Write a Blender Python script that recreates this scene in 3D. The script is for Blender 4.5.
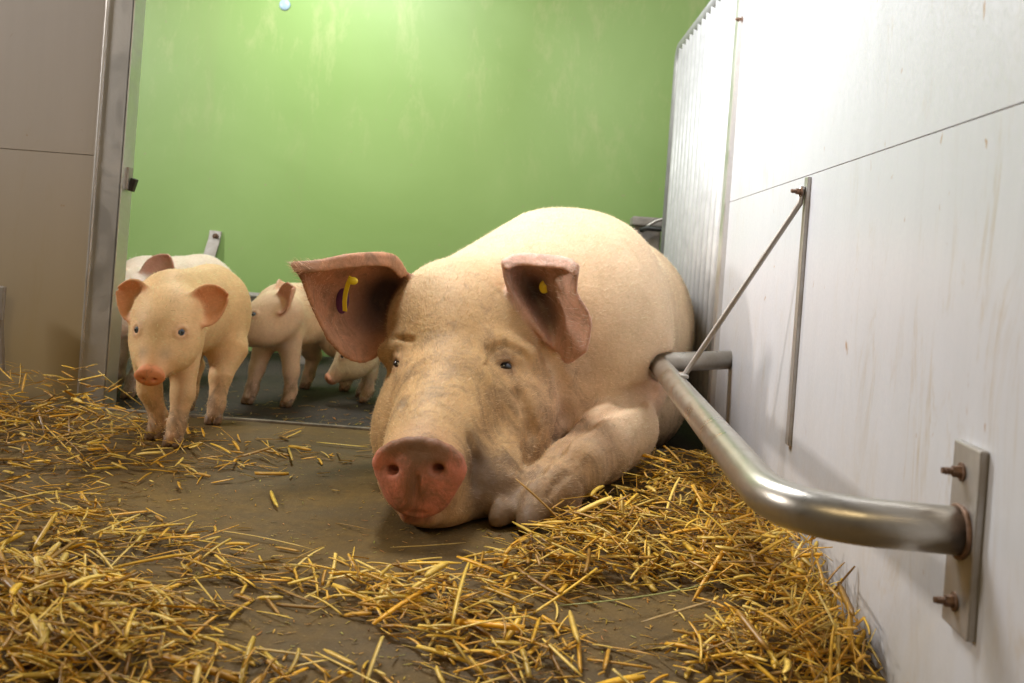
import bpy, bmesh, math, random
import numpy as np
from mathutils import Vector, Matrix

for o in list(bpy.data.objects):
    bpy.data.objects.remove(o, do_unlink=True)
scene = bpy.context.scene
COL = scene.collection
random.seed(7)
RNG = np.random.default_rng(11)

# ------------------------------------------------------------------ camera
F_PX = 900.0                      # focal length in pixels of the 1024 wide frame
CX, CY = 577.0, 254.0             # where straight ahead (+Y) lands in the picture
ROLL = 0.0747
CAM_H = 0.42
cam_data = bpy.data.cameras.new('camera')
cam = bpy.data.objects.new('camera', cam_data)
COL.objects.link(cam)
cam_data.sensor_fit = 'HORIZONTAL'
cam_data.sensor_width = 36.0
cam_data.lens = F_PX / 1024 * 36.0
cam_data.shift_x = -(CX - 512) / 1024
cam_data.shift_y = (CY - 341.5) / 1024
cam_data.clip_start = 0.02
cam.location = (0, 0, CAM_H)
cam.rotation_euler = (Matrix.Rotation(math.pi / 2, 4, 'X') @ Matrix.Rotation(ROLL, 4, 'Z')).to_euler()
cam_data.dof.use_dof = True
cam_data.dof.focus_distance = 1.42
cam_data.dof.aperture_fstop = 7.0
scene.camera = cam

# ------------------------------------------------------------------ light
scene.view_settings.view_transform = 'Standard'
scene.view_settings.look = 'None'
scene.view_settings.gamma = 1.0
scene.view_settings.use_curve_mapping = False
scene.view_settings.exposure = 0.05

world = bpy.data.worlds.new('world')
scene.world = world
world.use_nodes = True
world.node_tree.nodes['Background'].inputs[0].default_value = (1.0, 0.84, 0.62, 1)
world.node_tree.nodes['Background'].inputs[1].default_value = 0.085


def area(name, loc, target, sx, sy, power, color):
    l = bpy.data.lights.new(name, 'AREA')
    l.shape = 'RECTANGLE'
    l.size = sx
    l.size_y = sy
    l.energy = power
    l.color = color
    o = bpy.data.objects.new(name, l)
    COL.objects.link(o)
    o.location = loc
    d = Vector(target) - Vector(loc)
    o.rotation_euler = d.to_track_quat('-Z', 'Y').to_euler()
    return o


area('window_light', (-3.3, 1.50, 1.62), (0.3, 1.5, 0.35), 0.30, 0.30, 54, (1.0, 0.95, 0.90))
area('pen_lamp', (-0.42, 1.78, 1.58), (0.355, 1.66, 1.38), 0.20, 0.7, 40, (0.95, 0.97, 1.0))
area('passage_lamp', (-0.95, 2.72, 1.70), (-0.7, 2.9, 0.4), 0.9, 0.20, 20, (0.97, 1.0, 0.95))
area('front_fill', (-0.6, -0.9, 1.9), (-0.2, 1.8, 0.1), 1.3, 0.25, 11, (1.0, 0.77, 0.42))  # added warm fill from behind the camera, brightens straw and front

CR, SR = math.cos(ROLL), math.sin(ROLL)


def P(px, py, d):
    dx, dy = px - CX, py - CY
    u = dx * CR + dy * SR
    v = -dx * SR + dy * CR
    return np.array((u * d / F_PX, d, CAM_H - v * d / F_PX))


def to_px(p):
    u = p[0] / p[1] * F_PX
    v = (CAM_H - p[2]) / p[1] * F_PX
    return CX + u * CR - v * SR, CY + u * SR + v * CR


# ------------------------------------------------------------------ materials
class NT:
    def __init__(self, name):
        self.m = bpy.data.materials.new(name)
        self.m.use_nodes = True
        self.t = self.m.node_tree
        self.b = self.t.nodes['Principled BSDF']

    def n(self, typ, **kw):
        nd = self.t.nodes.new(typ)
        for k, v in kw.items():
            if k.startswith('i_'):
                key = k[2:]
                key = int(key) if key.isdigit() else key.replace('_', ' ')
                nd.inputs[key].default_value = v
            else:
                setattr(nd, k, v)
        return nd

    def l(self, a, b):
        self.t.links.new(a, b)

    def coord(self, scale=(1, 1, 1), rot=(0, 0, 0)):
        tc = self.n('ShaderNodeTexCoord')
        mp = self.n('ShaderNodeMapping')
        mp.inputs['Scale'].default_value = scale
        mp.inputs['Rotation'].default_value = rot
        self.l(tc.outputs['Object'], mp.inputs['Vector'])
        return mp.outputs[0]

    def noise(self, vec, scale, detail=4, rough=0.5, dist=0.0):
        nd = self.n('ShaderNodeTexNoise')
        nd.inputs['Scale'].default_value = scale
        nd.inputs['Detail'].default_value = detail
        nd.inputs['Roughness'].default_value = rough
        nd.inputs['Distortion'].default_value = dist
        self.l(vec, nd.inputs['Vector'])
        return nd.outputs[0]

    def ramp(self, fac, stops):
        r = self.n('ShaderNodeValToRGB')
        e = r.color_ramp.elements
        while len(e) < len(stops):
            e.new(0.5)
        for i, (p, c) in enumerate(stops):
            e[i].position = p
            e[i].color = tuple(c) + (1,) if len(c) == 3 else c
        self.l(fac, r.inputs[0])
        return r.outputs[0]

    def mix(self, fac, a, b, blend='MIX'):
        m = self.n('ShaderNodeMix', data_type='RGBA', blend_type=blend)
        for sock, v in ((m.inputs[0], fac), (m.inputs[6], a), (m.inputs[7], b)):
            if isinstance(v, bpy.types.NodeSocket):
                self.l(v, sock)
            elif isinstance(v, (int, float)):
                sock.default_value = v
            else:
                sock.default_value = tuple(v) + (1,)
        return m.outputs[2]

    def bump(self, h, strength=0.3, dist=0.01, prev=None):
        b = self.n('ShaderNodeBump')
        b.inputs['Strength'].default_value = strength
        b.inputs['Distance'].default_value = dist
        self.l(h, b.inputs['Height'])
        if prev is not None:
            self.l(prev, b.inputs['Normal'])
        return b.outputs[0]

    def out(self, base=None, rough=None, metal=None, normal=None, spec=None):
        for k, v in (('Base Color', base), ('Roughness', rough), ('Metallic', metal),
                     ('Normal', normal), ('Specular IOR Level', spec)):
            if v is None:
                continue
            if isinstance(v, bpy.types.NodeSocket):
                self.l(v, self.b.inputs[k])
            elif isinstance(v, (int, float)):
                self.b.inputs[k].default_value = v
            else:
                self.b.inputs[k].default_value = tuple(v) + (1,)
        return self.m


def mat_simple(name, col, rough=0.5, metal=0.0, var=0.25, scale=30, bump=0.15):
    t = NT(name)
    c = t.coord()
    n = t.noise(c, scale, 5, 0.6)
    dark = [x * (1 - var) for x in col]
    lite = [min(1, x * (1 + var)) for x in col]
    return t.out(t.ramp(n, [(0.3, dark), (0.7, lite)]), rough, metal, t.bump(n, bump, 0.003))


def mat_green():
    t = NT('green_painted_plaster')
    c = t.coord()
    n1 = t.noise(c, 1.1, 5, 0.6, 0.6)
    base = t.ramp(n1, [(0.3, (0.27, 0.43, 0.13)), (0.7, (0.335, 0.505, 0.175))])
    # limewash showing through in a worn band with streaks below
    sep = t.n('ShaderNodeSeparateXYZ')
    tc = t.n('ShaderNodeTexCoord')
    t.l(tc.outputs['Object'], sep.inputs[0])
    zr = t.ramp(sep.outputs[2], [(0.0, (0, 0, 0)), (0.6, (0, 0, 0)), (0.97, (0.55, 0.55, 0.55))])
    c2 = t.coord((1.0, 1.0, 0.35))
    n2 = t.noise(c2, 9, 9, 0.78, 0.25)
    wear = t.ramp(n2, [(0.52, (0, 0, 0)), (0.68, (1, 1, 1))])
    wz = t.mix(1.0, wear, zr, 'MULTIPLY')
    a = t.mix(wz, base, (0.50, 0.56, 0.26))
    c3 = t.coord((1.0, 1.0, 0.10))
    n3 = t.noise(c3, 9, 6, 0.7, 0.4)
    st = t.ramp(n3, [(0.56, (0, 0, 0)), (0.78, (0.25, 0.25, 0.25))])
    a = t.mix(st, a, (0.33, 0.40, 0.17))
    n4 = t.noise(t.coord(), 55, 2, 0.5)
    sp = t.ramp(n4, [(0.74, (0, 0, 0)), (0.77, (0.6, 0.6, 0.6))])
    a = t.mix(sp, a, (0.42, 0.36, 0.22))
    return t.out(a, 0.42, 0, t.bump(n2, 0.12, 0.01))


def mat_white_panel(name='white_wall_sheet', col=(0.56, 0.56, 0.59), dirty=1.0):
    t = NT(name)
    c = t.coord((1, 1, 0.06))
    n1 = t.noise(c, 26, 6, 0.65, 0.3)
    base = t.ramp(n1, [(0.25, [x * 0.96 for x in col]), (0.75, [min(1, x * 1.03) for x in col])])
    # long brownish runs
    c2 = t.coord((1, 1, 0.22))
    n2 = t.noise(c2, 16, 7, 0.75, 1.6)
    r = t.ramp(n2, [(0.54, (0, 0, 0)), (0.68, (0.6 * dirty,) * 3)])
    n2b = t.noise(t.coord(), 2.2, 3, 0.5)
    r2 = t.ramp(n2b, [(0.42, (0, 0, 0)), (0.62, (1, 1, 1))])
    a = t.mix(t.mix(1.0, r, r2, 'MULTIPLY'), base, (0.40, 0.30, 0.17))
    n3 = t.noise(t.coord((1, 1, 0.5)), 48, 3, 0.6, 0.5)
    s = t.ramp(n3, [(0.70, (0, 0, 0)), (0.75, (0.8, 0.8, 0.8))])
    a = t.mix(s, a, (0.36, 0.20, 0.10))
    # dirt splashed up from the bedding
    tc = t.n('ShaderNodeTexCoord')
    sep = t.n('ShaderNodeSeparateXYZ')
    t.l(tc.outputs['Object'], sep.inputs[0])
    zz = t.ramp(sep.outputs[2], [(0.0, (0.6, 0.6, 0.6)), (0.10, (0.30, 0.30, 0.30)), (0.45, (0, 0, 0))])
    n5 = t.noise(t.coord((1, 1, 0.4)), 9, 5, 0.7, 0.5)
    z2 = t.mix(1.0, zz, t.ramp(n5, [(0.35, (0.25, 0.25, 0.25)), (0.7, (1, 1, 1))]), 'MULTIPLY')
    a = t.mix(z2, a, (0.38, 0.31, 0.18)) if name == 'white_wall_sheet' else t.mix(t.ramp(sep.outputs[2], [(0.1, (0.85,) * 3), (0.6, (0.15,) * 3), (0.9, (0, 0, 0))]), a, (0.40, 0.30, 0.14))
    # fine bright scratches
    sc = t.noise(t.coord((1, 1, 0.9), (0.5, 0, 0)), 60, 2, 0.4, 3.0)
    bn = t.bump(n1, 0.08, 0.004)
    return t.out(a, t.ramp(sc, [(0.3, (0.28,) * 3), (0.7, (0.45,) * 3)]), 0.0, bn)


def mat_floor(name, c1, c2, c3, rough=0.55):
    t = NT(name)
    c = t.coord()
    n1 = t.noise(c, 2.6, 7, 0.65, 0.5)
    n2 = t.noise(c, 45, 6, 0.7)
    a = t.ramp(n1, [(0.28, c1), (0.5, c2), (0.74, c3)])
    b = t.ramp(n2, [(0.25, (0.55, 0.55, 0.52)), (0.75, (1.25, 1.22, 1.15))])
    a = t.mix(0.8, a, b, 'MULTIPLY')
    n3 = t.noise(c, 230, 2, 0.5)
    sp = t.ramp(n3, [(0.66, (0, 0, 0)), (0.72, (0.5, 0.5, 0.5))])
    a = t.mix(sp, a, (0.36, 0.25, 0.09))
    rr = t.ramp(n1, [(0.3, (rough - 0.15,) * 3), (0.7, (rough + 0.2,) * 3)])
    return t.out(a, rr, 0, t.bump(n3, 0.25, 0.004, t.bump(n2, 0.35, 0.006)))


def mat_steel(name='brushed_steel', col=(0.50, 0.47, 0.42), rough=0.22, dirt=0.6, stretch=(1, 0.05, 1)):
    t = NT(name)
    n1 = t.noise(t.coord(), 9, 6, 0.7, 0.8)
    n2 = t.noise(t.coord(stretch), 160, 3, 0.6)
    d = t.ramp(n1, [(0.40, (0, 0, 0)), (0.75, (dirt, dirt, dirt))])
    a = t.mix(d, col, (0.24, 0.17, 0.09))
    m = t.ramp(n1, [(0.45, (0.97,) * 3), (0.8, (0.6,) * 3)])
    r = t.ramp(n1, [(0.3, (rough,) * 3), (0.75, (rough + 0.25,) * 3)])
    return t.out(a, r, m, t.bump(n2, 0.12, 0.001))


def mat_skin(name, wr=0.35):
    t = NT(name)
    at = t.n('ShaderNodeAttribute', attribute_name='Col')
    c = t.coord()
    n1 = t.noise(c, 14, 6, 0.65, 0.3)
    mot = t.ramp(n1, [(0.3, (0.84, 0.80, 0.74)), (0.65, (1.06, 1.05, 1.04))])
    a = t.mix(0.8, at.outputs['Color'], mot, 'MULTIPLY')
    n2 = t.noise(t.coord((1.0, 0.5, 1.0)), 210, 3, 0.6, 0.6)
    f = t.ramp(n2, [(0.35, (0.90, 0.86, 0.80)), (0.65, (1.08, 1.07, 1.05))])
    a = t.mix(0.6, a, f, 'MULTIPLY')
    dt = t.n('ShaderNodeAttribute', attribute_name='Dirt')
    nd = t.noise(t.coord((1.0, 1.0, 0.55)), 22, 9, 0.78, 0.9)
    add = t.n('ShaderNodeMath', operation='ADD')
    t.l(nd, add.inputs[0])
    mul = t.n('ShaderNodeMath', operation='MULTIPLY')
    t.l(dt.outputs['Fac'], mul.inputs[0]); mul.inputs[1].default_value = 0.34
    t.l(mul.outputs[0], add.inputs[1])
    lim = t.n('ShaderNodeMath', operation='MULTIPLY', use_clamp=True)
    gate = t.ramp(add.outputs[0], [(0.60, (0, 0, 0)), (0.80, (1, 1, 1))])
    t.l(gate, lim.inputs[0]); lim.inputs[1].default_value = 0.72
    a = t.mix(lim.outputs[0], a, (0.15, 0.088, 0.042))
    n3 = t.noise(c, 60, 4, 0.6, 0.3)
    t.b.inputs['Subsurface Weight'].default_value = 0.18
    t.b.inputs['Subsurface Radius'].default_value = (1.0, 0.35, 0.18)
    t.b.inputs['Subsurface Scale'].default_value = 0.012
    return t.out(a, 0.62, 0, t.bump(n2, wr * 0.6, 0.002, t.bump(n3, wr, 0.004)), 0.35)


def mat_straw(name='straw'):
    t = NT(name)
    at = t.n('ShaderNodeAttribute', attribute_name='Col')
    n = t.noise(t.coord(), 90, 3, 0.6)
    f = t.ramp(n, [(0.3, (0.72, 0.70, 0.62)), (0.7, (1.15, 1.12, 1.05))])
    a = t.mix(0.85, at.outputs['Color'], f, 'MULTIPLY')
    return t.out(a, 0.42, 0, t.bump(n, 0.15, 0.001))


M = {}
M['green'] = mat_green()
M['panel'] = mat_white_panel()
M['panel_left'] = mat_white_panel('grey_pen_board', (0.50, 0.46, 0.43), 0.35)
M['floor'] = mat_floor('dirty_concrete', (0.066, 0.038, 0.006), (0.120, 0.069, 0.012), (0.20, 0.118, 0.024), 0.8)
M['floor_rear'] = mat_floor('dark_dung_passage', (0.020, 0.015, 0.011), (0.036, 0.027, 0.020), (0.07, 0.052, 0.038), 0.8)
M['curb'] = mat_simple('worn_slab_edge', (0.17, 0.135, 0.09), 0.7, 0, 0.4, 40, 0.4)
M['steel'] = mat_steel()
M['steel_flat'] = mat_steel('galvanised_flat_bar', (0.50, 0.48, 0.46), 0.42, 0.55, (1, 1, 0.1))
M['alu'] = mat_steel('aluminium_frame', (0.70, 0.69, 0.68), 0.34, 0.25, (1, 1, 0.05))
M['gate'] = mat_simple('galvanised_gate_tube', (0.56, 0.56, 0.56), 0.45, 0.1, 0.12, 20, 0.1)
M['gate_frame'] = mat_simple('dull_galvanised_frame', (0.34, 0.34, 0.34), 0.45, 0.3, 0.12, 20, 0.1)
M['rust'] = mat_simple('rusty_bolt', (0.20, 0.12, 0.08), 0.6, 0.6, 0.5, 120, 0.6)
M['dark'] = mat_simple('dark_latch', (0.035, 0.028, 0.022), 0.5, 0.3, 0.3, 60, 0.2)
M['seam'] = mat_simple('panel_joint_strip', (0.40, 0.33, 0.28), 0.7, 0, 0.3, 60, 0.1)
M['skin'] = mat_skin('sow_skin', 0.45)
M['pskin'] = mat_skin('piglet_skin', 0.15)
M['straw'] = mat_straw()
def mat_hair(name):
    t = NT(name)
    at = t.n('ShaderNodeAttribute', attribute_name='Col')
    return t.out(at.outputs['Color'], 0.5)


M['hair'] = mat_hair('cream_bristles')
M['phair'] = mat_hair('white_down')
M['yellow'] = mat_simple('yellow_ear_tag_plastic', (0.80, 0.58, 0.02), 0.35, 0, 0.1, 60, 0.05)
M['purple'] = mat_simple('purple_ear_tag_plastic', (0.10, 0.02, 0.08), 0.4, 0, 0.1, 60, 0.05)
M['disc'] = mat_simple('pale_blue_plastic', (0.42, 0.58, 0.72), 0.3, 0, 0.1, 30, 0.05)
M['grey'] = mat_simple('weathered_grey_plastic', (0.30, 0.27, 0.24), 0.6, 0, 0.3, 20, 0.2)
M['black'] = mat_simple('black_hose_rubber', (0.03, 0.03, 0.028), 0.5, 0, 0.3, 20, 0.1)
M['hoof'] = mat_simple('hoof_horn', (0.25, 0.155, 0.09), 0.5, 0, 0.4, 90, 0.4)
te = NT('wet_dark_eye')
M['eye'] = te.out((0.012, 0.012, 0.014), 0.06, 0, None, 0.8)
te = NT('pale_iris')
M['iris'] = te.out((0.10, 0.13, 0.16), 0.1, 0, None, 0.6)


# ------------------------------------------------------------------ object helpers
def link_mesh(name, me, mat, parent=None, smooth=True):
    o = bpy.data.objects.new(name, me)
    COL.objects.link(o)
    if mat is not None:
        me.materials.append(mat)
    if smooth:
        me.shade_smooth()
    if parent is not None:
        o.parent = parent
        o.matrix_parent_inverse = parent.matrix_world.inverted() if False else Matrix.Translation(-Vector(parent.location))
    return o


def tag(o, label=None, cat=None, group=None, kind=None):
    if label: o['label'] = label
    if cat: o['category'] = cat
    if group: o['group'] = group
    if kind: o['kind'] = kind
    return o


def empty(name, loc, label, cat, group=None):
    o = bpy.data.objects.new(name, None)
    COL.objects.link(o)
    o.location = loc
    o.empty_display_size = 0.05
    return tag(o, label, cat, group)


def np_mesh(name, V, faces):
    me = bpy.data.meshes.new(name)
    V = np.asarray(V, dtype=np.float32)
    faces = np.asarray(faces, dtype=np.int32)
    k = faces.shape[1]
    me.vertices.add(len(V))
    me.vertices.foreach_set('co', V.ravel())
    me.loops.add(faces.size)
    me.loops.foreach_set('vertex_index', faces.ravel())
    me.polygons.add(len(faces))
    me.polygons.foreach_set('loop_start', np.arange(0, faces.size, k, dtype=np.int32))
    me.update(calc_edges=True)
    me.validate()
    return me


def set_col(me, C):
    a = me.color_attributes.new('Col', 'FLOAT_COLOR', 'POINT')
    C4 = np.ones((len(C), 4), np.float32)
    C4[:, :3] = C
    a.data.foreach_set('color', C4.ravel())


def set_dirt(me, D):
    a = me.attributes.new('Dirt', 'FLOAT', 'POINT')
    a.data.foreach_set('value', np.clip(D, 0, 1.5).astype(np.float32))


def bm_box(bm, c, size, rot=None, bevel=0.0):
    r = bmesh.ops.create_cube(bm, size=1.0)
    vs = r['verts']
    bmesh.ops.scale(bm, vec=size, verts=vs)
    if bevel > 0:
        es = list({e for v in vs for e in v.link_edges})
        rb = bmesh.ops.bevel(bm, geom=es, offset=bevel, segments=2, profile=0.6, affect='EDGES')
        vs = list({v for f in rb['faces'] for v in f.verts} | {v for v in vs if v.is_valid})
    if rot is not None:
        bmesh.ops.rotate(bm, cent=(0, 0, 0), matrix=rot, verts=vs)
    bmesh.ops.translate(bm, vec=c, verts=vs)


def sweep(points, radius, seg=16, caps=True, flat=None, up=(0, 0, 1)):
    """tube along points; returns verts, quads (flat=(w,t) gives a rectangular bar)"""
    pts = [Vector(p) for p in points]
    n = len(pts)
    V, Fc = [], []
    prev = None
    for i, p in enumerate(pts):
        t = (pts[min(i + 1, n - 1)] - pts[max(i - 1, 0)]).normalized()
        if prev is None:
            a = Vector(up)
            if abs(a.dot(t)) > 0.95: a = Vector((1, 0, 0))
            nrm = (a - t * a.dot(t)).normalized()
        else:
            nrm = (prev - t * prev.dot(t)).normalized()
        prev = nrm
        bi = t.cross(nrm)
        r = radius[i] if hasattr(radius, '__len__') else radius
        if flat:
            w, th = flat
            ring = [(w / 2, th / 2), (-w / 2, th / 2), (-w / 2, -th / 2), (w / 2, -th / 2)]
            for a_, b_ in ring: V.append(p + nrm * b_ + bi * a_)
        else:
            for k in range(seg):
                an = 2 * math.pi * k / seg
                V.append(p + nrm * math.cos(an) * r + bi * math.sin(an) * r)
    s = 4 if flat else seg
    for i in range(n - 1):
        for k in range(s):
            k2 = (k + 1) % s
            Fc.append((i * s + k, i * s + k2, (i + 1) * s + k2, (i + 1) * s + k))
    faces = [list(f) for f in Fc]
    if caps:
        faces.append(list(range(s))[::-1])
        faces.append([(n - 1) * s + k for k in range(s)])
    return V, faces


def tube(name, points, radius, mat, parent=None, seg=16, flat=None, up=(0, 0, 1), smooth=True):
    V, Fc = sweep(points, radius, seg, True, flat, up)
    me = bpy.data.meshes.new(name)
    me.from_pydata([tuple(v) for v in V], [], Fc)
    bm = bmesh.new(); bm.from_mesh(me); bmesh.ops.recalc_face_normals(bm, faces=bm.faces)
    bm.to_mesh(me); bm.free()
    o = link_mesh(name, me, mat, parent, False)
    if smooth and not flat:
        for p in me.polygons: p.use_smooth = len(p.vertices) == 4
    return o


def round_path(pts, radii, steps=8):
    """polyline with filleted corners"""
    out = [Vector(pts[0])]
    for i in range(1, len(pts) - 1):
        a, b, c = Vector(pts[i - 1]), Vector(pts[i]), Vector(pts[i + 1])
        r = radii[i - 1]
        p0 = b + (a - b).normalized() * r
        p1 = b + (c - b).normalized() * r
        for k in range(steps + 1):
            t = k / steps
            out.append(p0 * (1 - t) ** 2 + b * 2 * t * (1 - t) + p1 * t ** 2)
    out.append(Vector(pts[-1]))
    return out


def boxes(name, items, mat, parent=None, bevel=0.0):
    bm = bmesh.new()
    for it in items:
        bm_box(bm, it[0], it[1], it[2] if len(it) > 2 else None, bevel)
    me = bpy.data.meshes.new(name)
    bm.to_mesh(me); bm.free()
    return link_mesh(name, me, mat, parent, False)


def hexbolt(name, base, axis, parent, r=0.008, shank=0.016, rs=0.0042):
    """washer, hexagon nut and a protruding threaded end"""
    bm = bmesh.new()
    q = Vector((0, 0, 1)).rotation_difference(Vector(axis)).to_matrix().to_4x4()
    for (rad, z0, z1, sg) in ((r * 1.5, 0, 0.0016, 20), (r, 0.0016, 0.0085, 6), (rs, 0.0085, 0.0085 + shank, 12)):
        bmesh.ops.create_cone(bm, cap_ends=True, segments=sg, radius1=rad, radius2=rad * (0.94 if sg != 20 else 1),
                              depth=z1 - z0, matrix=Matrix.Translation(base) @ q @ Matrix.Translation((0, 0, (z0 + z1) / 2)))
    for k in range(int(shank / 0.0025)):
        z = 0.0095 + k * 0.0025
        bmesh.ops.create_cone(bm, cap_ends=True, segments=12, radius1=rs * 1.2, radius2=rs * 0.9, depth=0.0012,
                              matrix=Matrix.Translation(base) @ q @ Matrix.Translation((0, 0, z)))
    me = bpy.data.meshes.new(name)
    bm.to_mesh(me); bm.free()
    return link_mesh(name, me, M['rust'], parent, False)


# ------------------------------------------------------------------ setting
WALLX = 0.355
FRONT_Y0, STEP_Y, BACK_Y, DROP = -1.2, 1.98, 3.50, 0.05

o = boxes('floor', [((-0.9, (FRONT_Y0 + STEP_Y) / 2, -0.06), (3.4, STEP_Y - FRONT_Y0, 0.12))], M['floor'], bevel=0.008)
tag(o, kind='structure')
o = boxes('floor', [((-0.9, (STEP_Y + BACK_Y + 0.2) / 2 - 0.1, -DROP - 0.05), (3.6, BACK_Y + 0.2 - STEP_Y + 0.2, 0.10))], M['floor_rear'])
tag(o, kind='structure')
o = boxes('trim_1', [((-0.9, STEP_Y + 0.006, -0.022), (3.4, 0.014, 0.052))], M['curb'], bevel=0.004)
tag(o, kind='structure')
o = boxes('wall_back', [((-0.9, BACK_Y + 0.05, 1.15), (3.8, 0.1, 2.6))], M['green'])
tag(o, kind='structure')
# right wall: two sheets one above the other with a fine joint
SEAM_Z = 0.571
bm = bmesh.new()
bm_box(bm, (WALLX + 0.02, 0.5 * (2.15 + FRONT_Y0), (SEAM_Z - 0.0007) / 2 - 0.03), (0.04, 2.15 - FRONT_Y0, SEAM_Z - 0.0007 + 0.06), None, 0.0004)
bm_box(bm, (WALLX + 0.02, 0.5 * (2.15 + FRONT_Y0), SEAM_Z + 0.0007 + 0.5), (0.04, 2.15 - FRONT_Y0, 1.0), None, 0.0004)
me = bpy.data.meshes.new('wall_right'); bm.to_mesh(me); bm.free()
o = link_mesh('wall_right', me, M['panel'], None, False); tag(o, kind='structure')
o = boxes('trim_2', [((WALLX + 0.0245, 0.5 * (2.15 + FRONT_Y0), SEAM_Z), (0.045, 2.15 - FRONT_Y0, 0.0035))], M['seam'])
tag(o, kind='structure')
# post closing the right wall
pr = boxes('trim_3', [((WALLX + 0.012, 2.172, 0.62), (0.05, 0.044, 1.42))], M['alu'], bevel=0.004)
tag(pr, kind='structure')
hexbolt('bolt', P(741, 20, 2.155) + np.array((0.0, 0, 0)), (-1, -0.4, 0), pr, 0.006, 0.006, 0.003)

# left pen board: two boards one above the other in an aluminium frame
LY = 2.04
xl = P(87, 300, LY)[0]
LSEAM = P(50, 152, LY)[2]
bm = bmesh.new()
bm_box(bm, (xl - 0.6, LY + 0.015, (LSEAM - 0.0004) / 2 - 0.02), (1.2, 0.03, LSEAM - 0.0004 + 0.04), None, 0.001)
bm_box(bm, (xl - 0.6, LY + 0.014, LSEAM + 0.0004 + 0.4), (1.2, 0.03, 0.8), None, 0.0006)
me = bpy.data.meshes.new('wall_left'); bm.to_mesh(me); bm.free()
o = link_mesh('wall_left', me, M['panel_left'], None, False); tag(o, kind='structure')
pl = boxes('trim_4', [((xl + 0.030, LY - 0.004, 0.62), (0.062, 0.006, 1.38)),
                      ((xl + 0.059, LY + 0.018, 0.62), (0.006, 0.05, 1.38)),
                      ((xl + 0.030, LY + 0.042, 0.62), (0.062, 0.006, 1.38)),
                      ((xl + 0.001, LY - 0.0085, 0.62), (0.006, 0.004, 1.38))], M['alu'], bevel=0.0015)
tag(pl, kind='structure')
# latch on the frame
lt = empty('gate_latch', P(125, 188, LY + 0.03), 'small dark latch on the edge of the left frame post', 'latch')
bm = bmesh.new()
c = P(126.5, 182, LY + 0.03)
bm_box(bm, (xl + 0.065, LY + 0.02, c[2] + 0.008), (0.006, 0.022, 0.05), None, 0.001)
me = bpy.data.meshes.new('latch_plate'); bm.to_mesh(me); bm.free()
link_mesh('latch_plate', me, M['steel_flat'], lt, False)
bm = bmesh.new()
bm_box(bm, (xl + 0.074, LY + 0.02, c[2] - 0.006), (0.013, 0.014, 0.030), Matrix.Rotation(0.25, 3, 'Y'), 0.002)
me = bpy.data.meshes.new('latch_bolt'); bm.to_mesh(me); bm.free()
link_mesh('latch_bolt', me, M['dark'], lt, False)

# bracket at the left picture edge
br = empty('wall_bracket', P(-4, 372, 1.95), 'grey steel bracket standing against the board at the left edge', 'bracket')
c0, c1 = P(-3, 372, 2.0), P(-6, 286, 2.0)
tube('upright', [c0, c0 * 0.5 + c1 * 0.5, c1], 0, M['steel_flat'], br, flat=(0.030, 0.012), up=(0, 1, 0))
b0 = P(-3, 287, 1.99)
boxes('cap_plate', [((b0[0], 1.992, b0[2] - 0.035), (0.036, 0.01, 0.075))], M['steel_flat'], br, 0.003)

# ------------------------------------------------------------------ gate of vertical tubes
gA = np.array((0.361, 2.215)); gB = np.array((0.306, 3.12))
GT = CAM_H + 0.735
gt = empty('metal_gate', (gA[0], gA[1], 0), 'tall pale metal gate of vertical tubes beyond the white wall', 'gate')


def gp(s, z):
    q = gA + (gB - gA) * s
    return (q[0], q[1], z)


fr = round_path([gp(-0.0, GT), gp(1.0, GT), gp(1.0, 0.0 - DROP)], [0.06])
tube('frame_tube', fr, 0.020, M['gate_frame'], gt, 16)
tube('bottom_rail', [gp(0, 0.06), gp(0.5, 0.06), gp(0.98, 0.06)], 0.015, M['gate'], gt, 12)
tube('hinge_post', [gp(0.0, -DROP), gp(0.0, GT * 0.5), gp(0.0, GT)], 0.016, M['gate'], gt, 14)
NB = 13
for i in range(NB):
    s = 0.07 + 0.86 * i / (NB - 1)
    tube('bar', [gp(s, 0.055), gp(s, 0.5), gp(s, GT)], 0.0165, M['gate'], gt, 14)

# ------------------------------------------------------------------ crush rail on the right wall
LX, RZ = 0.1955, CAM_H - 0.2135
pr_r = 0.0205
rail = empty('crush_rail', (WALLX, 0.765, RZ), 'bent steel tube guard rail bolted low on the white wall', 'rail')
path = round_path([(WALLX - 0.002, 0.775, RZ), (LX, 0.785, RZ), (0.183, 1.880, RZ), (WALLX, 1.985, RZ + 0.006)], [0.095, 0.04], 14)
tube('rail_tube', path, pr_r, M['steel'], rail, 32)
pc = P(968, 540, 0.77)
plz = RZ - 0.005
plate = boxes('mounting_plate', [((WALLX - 0.004, 0.775, plz), (0.008, 0.052, 0.160))], M['steel_flat'], rail, 0.002)
for dz in (0.055, -0.056):
    hexbolt('bolt', Vector((WALLX - 0.008, 0.776 + (0.004 if dz > 0 else 0), plz + dz)), (-1, 0.05, 0.0), rail, 0.0055, 0.009, 0.0030)
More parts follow.
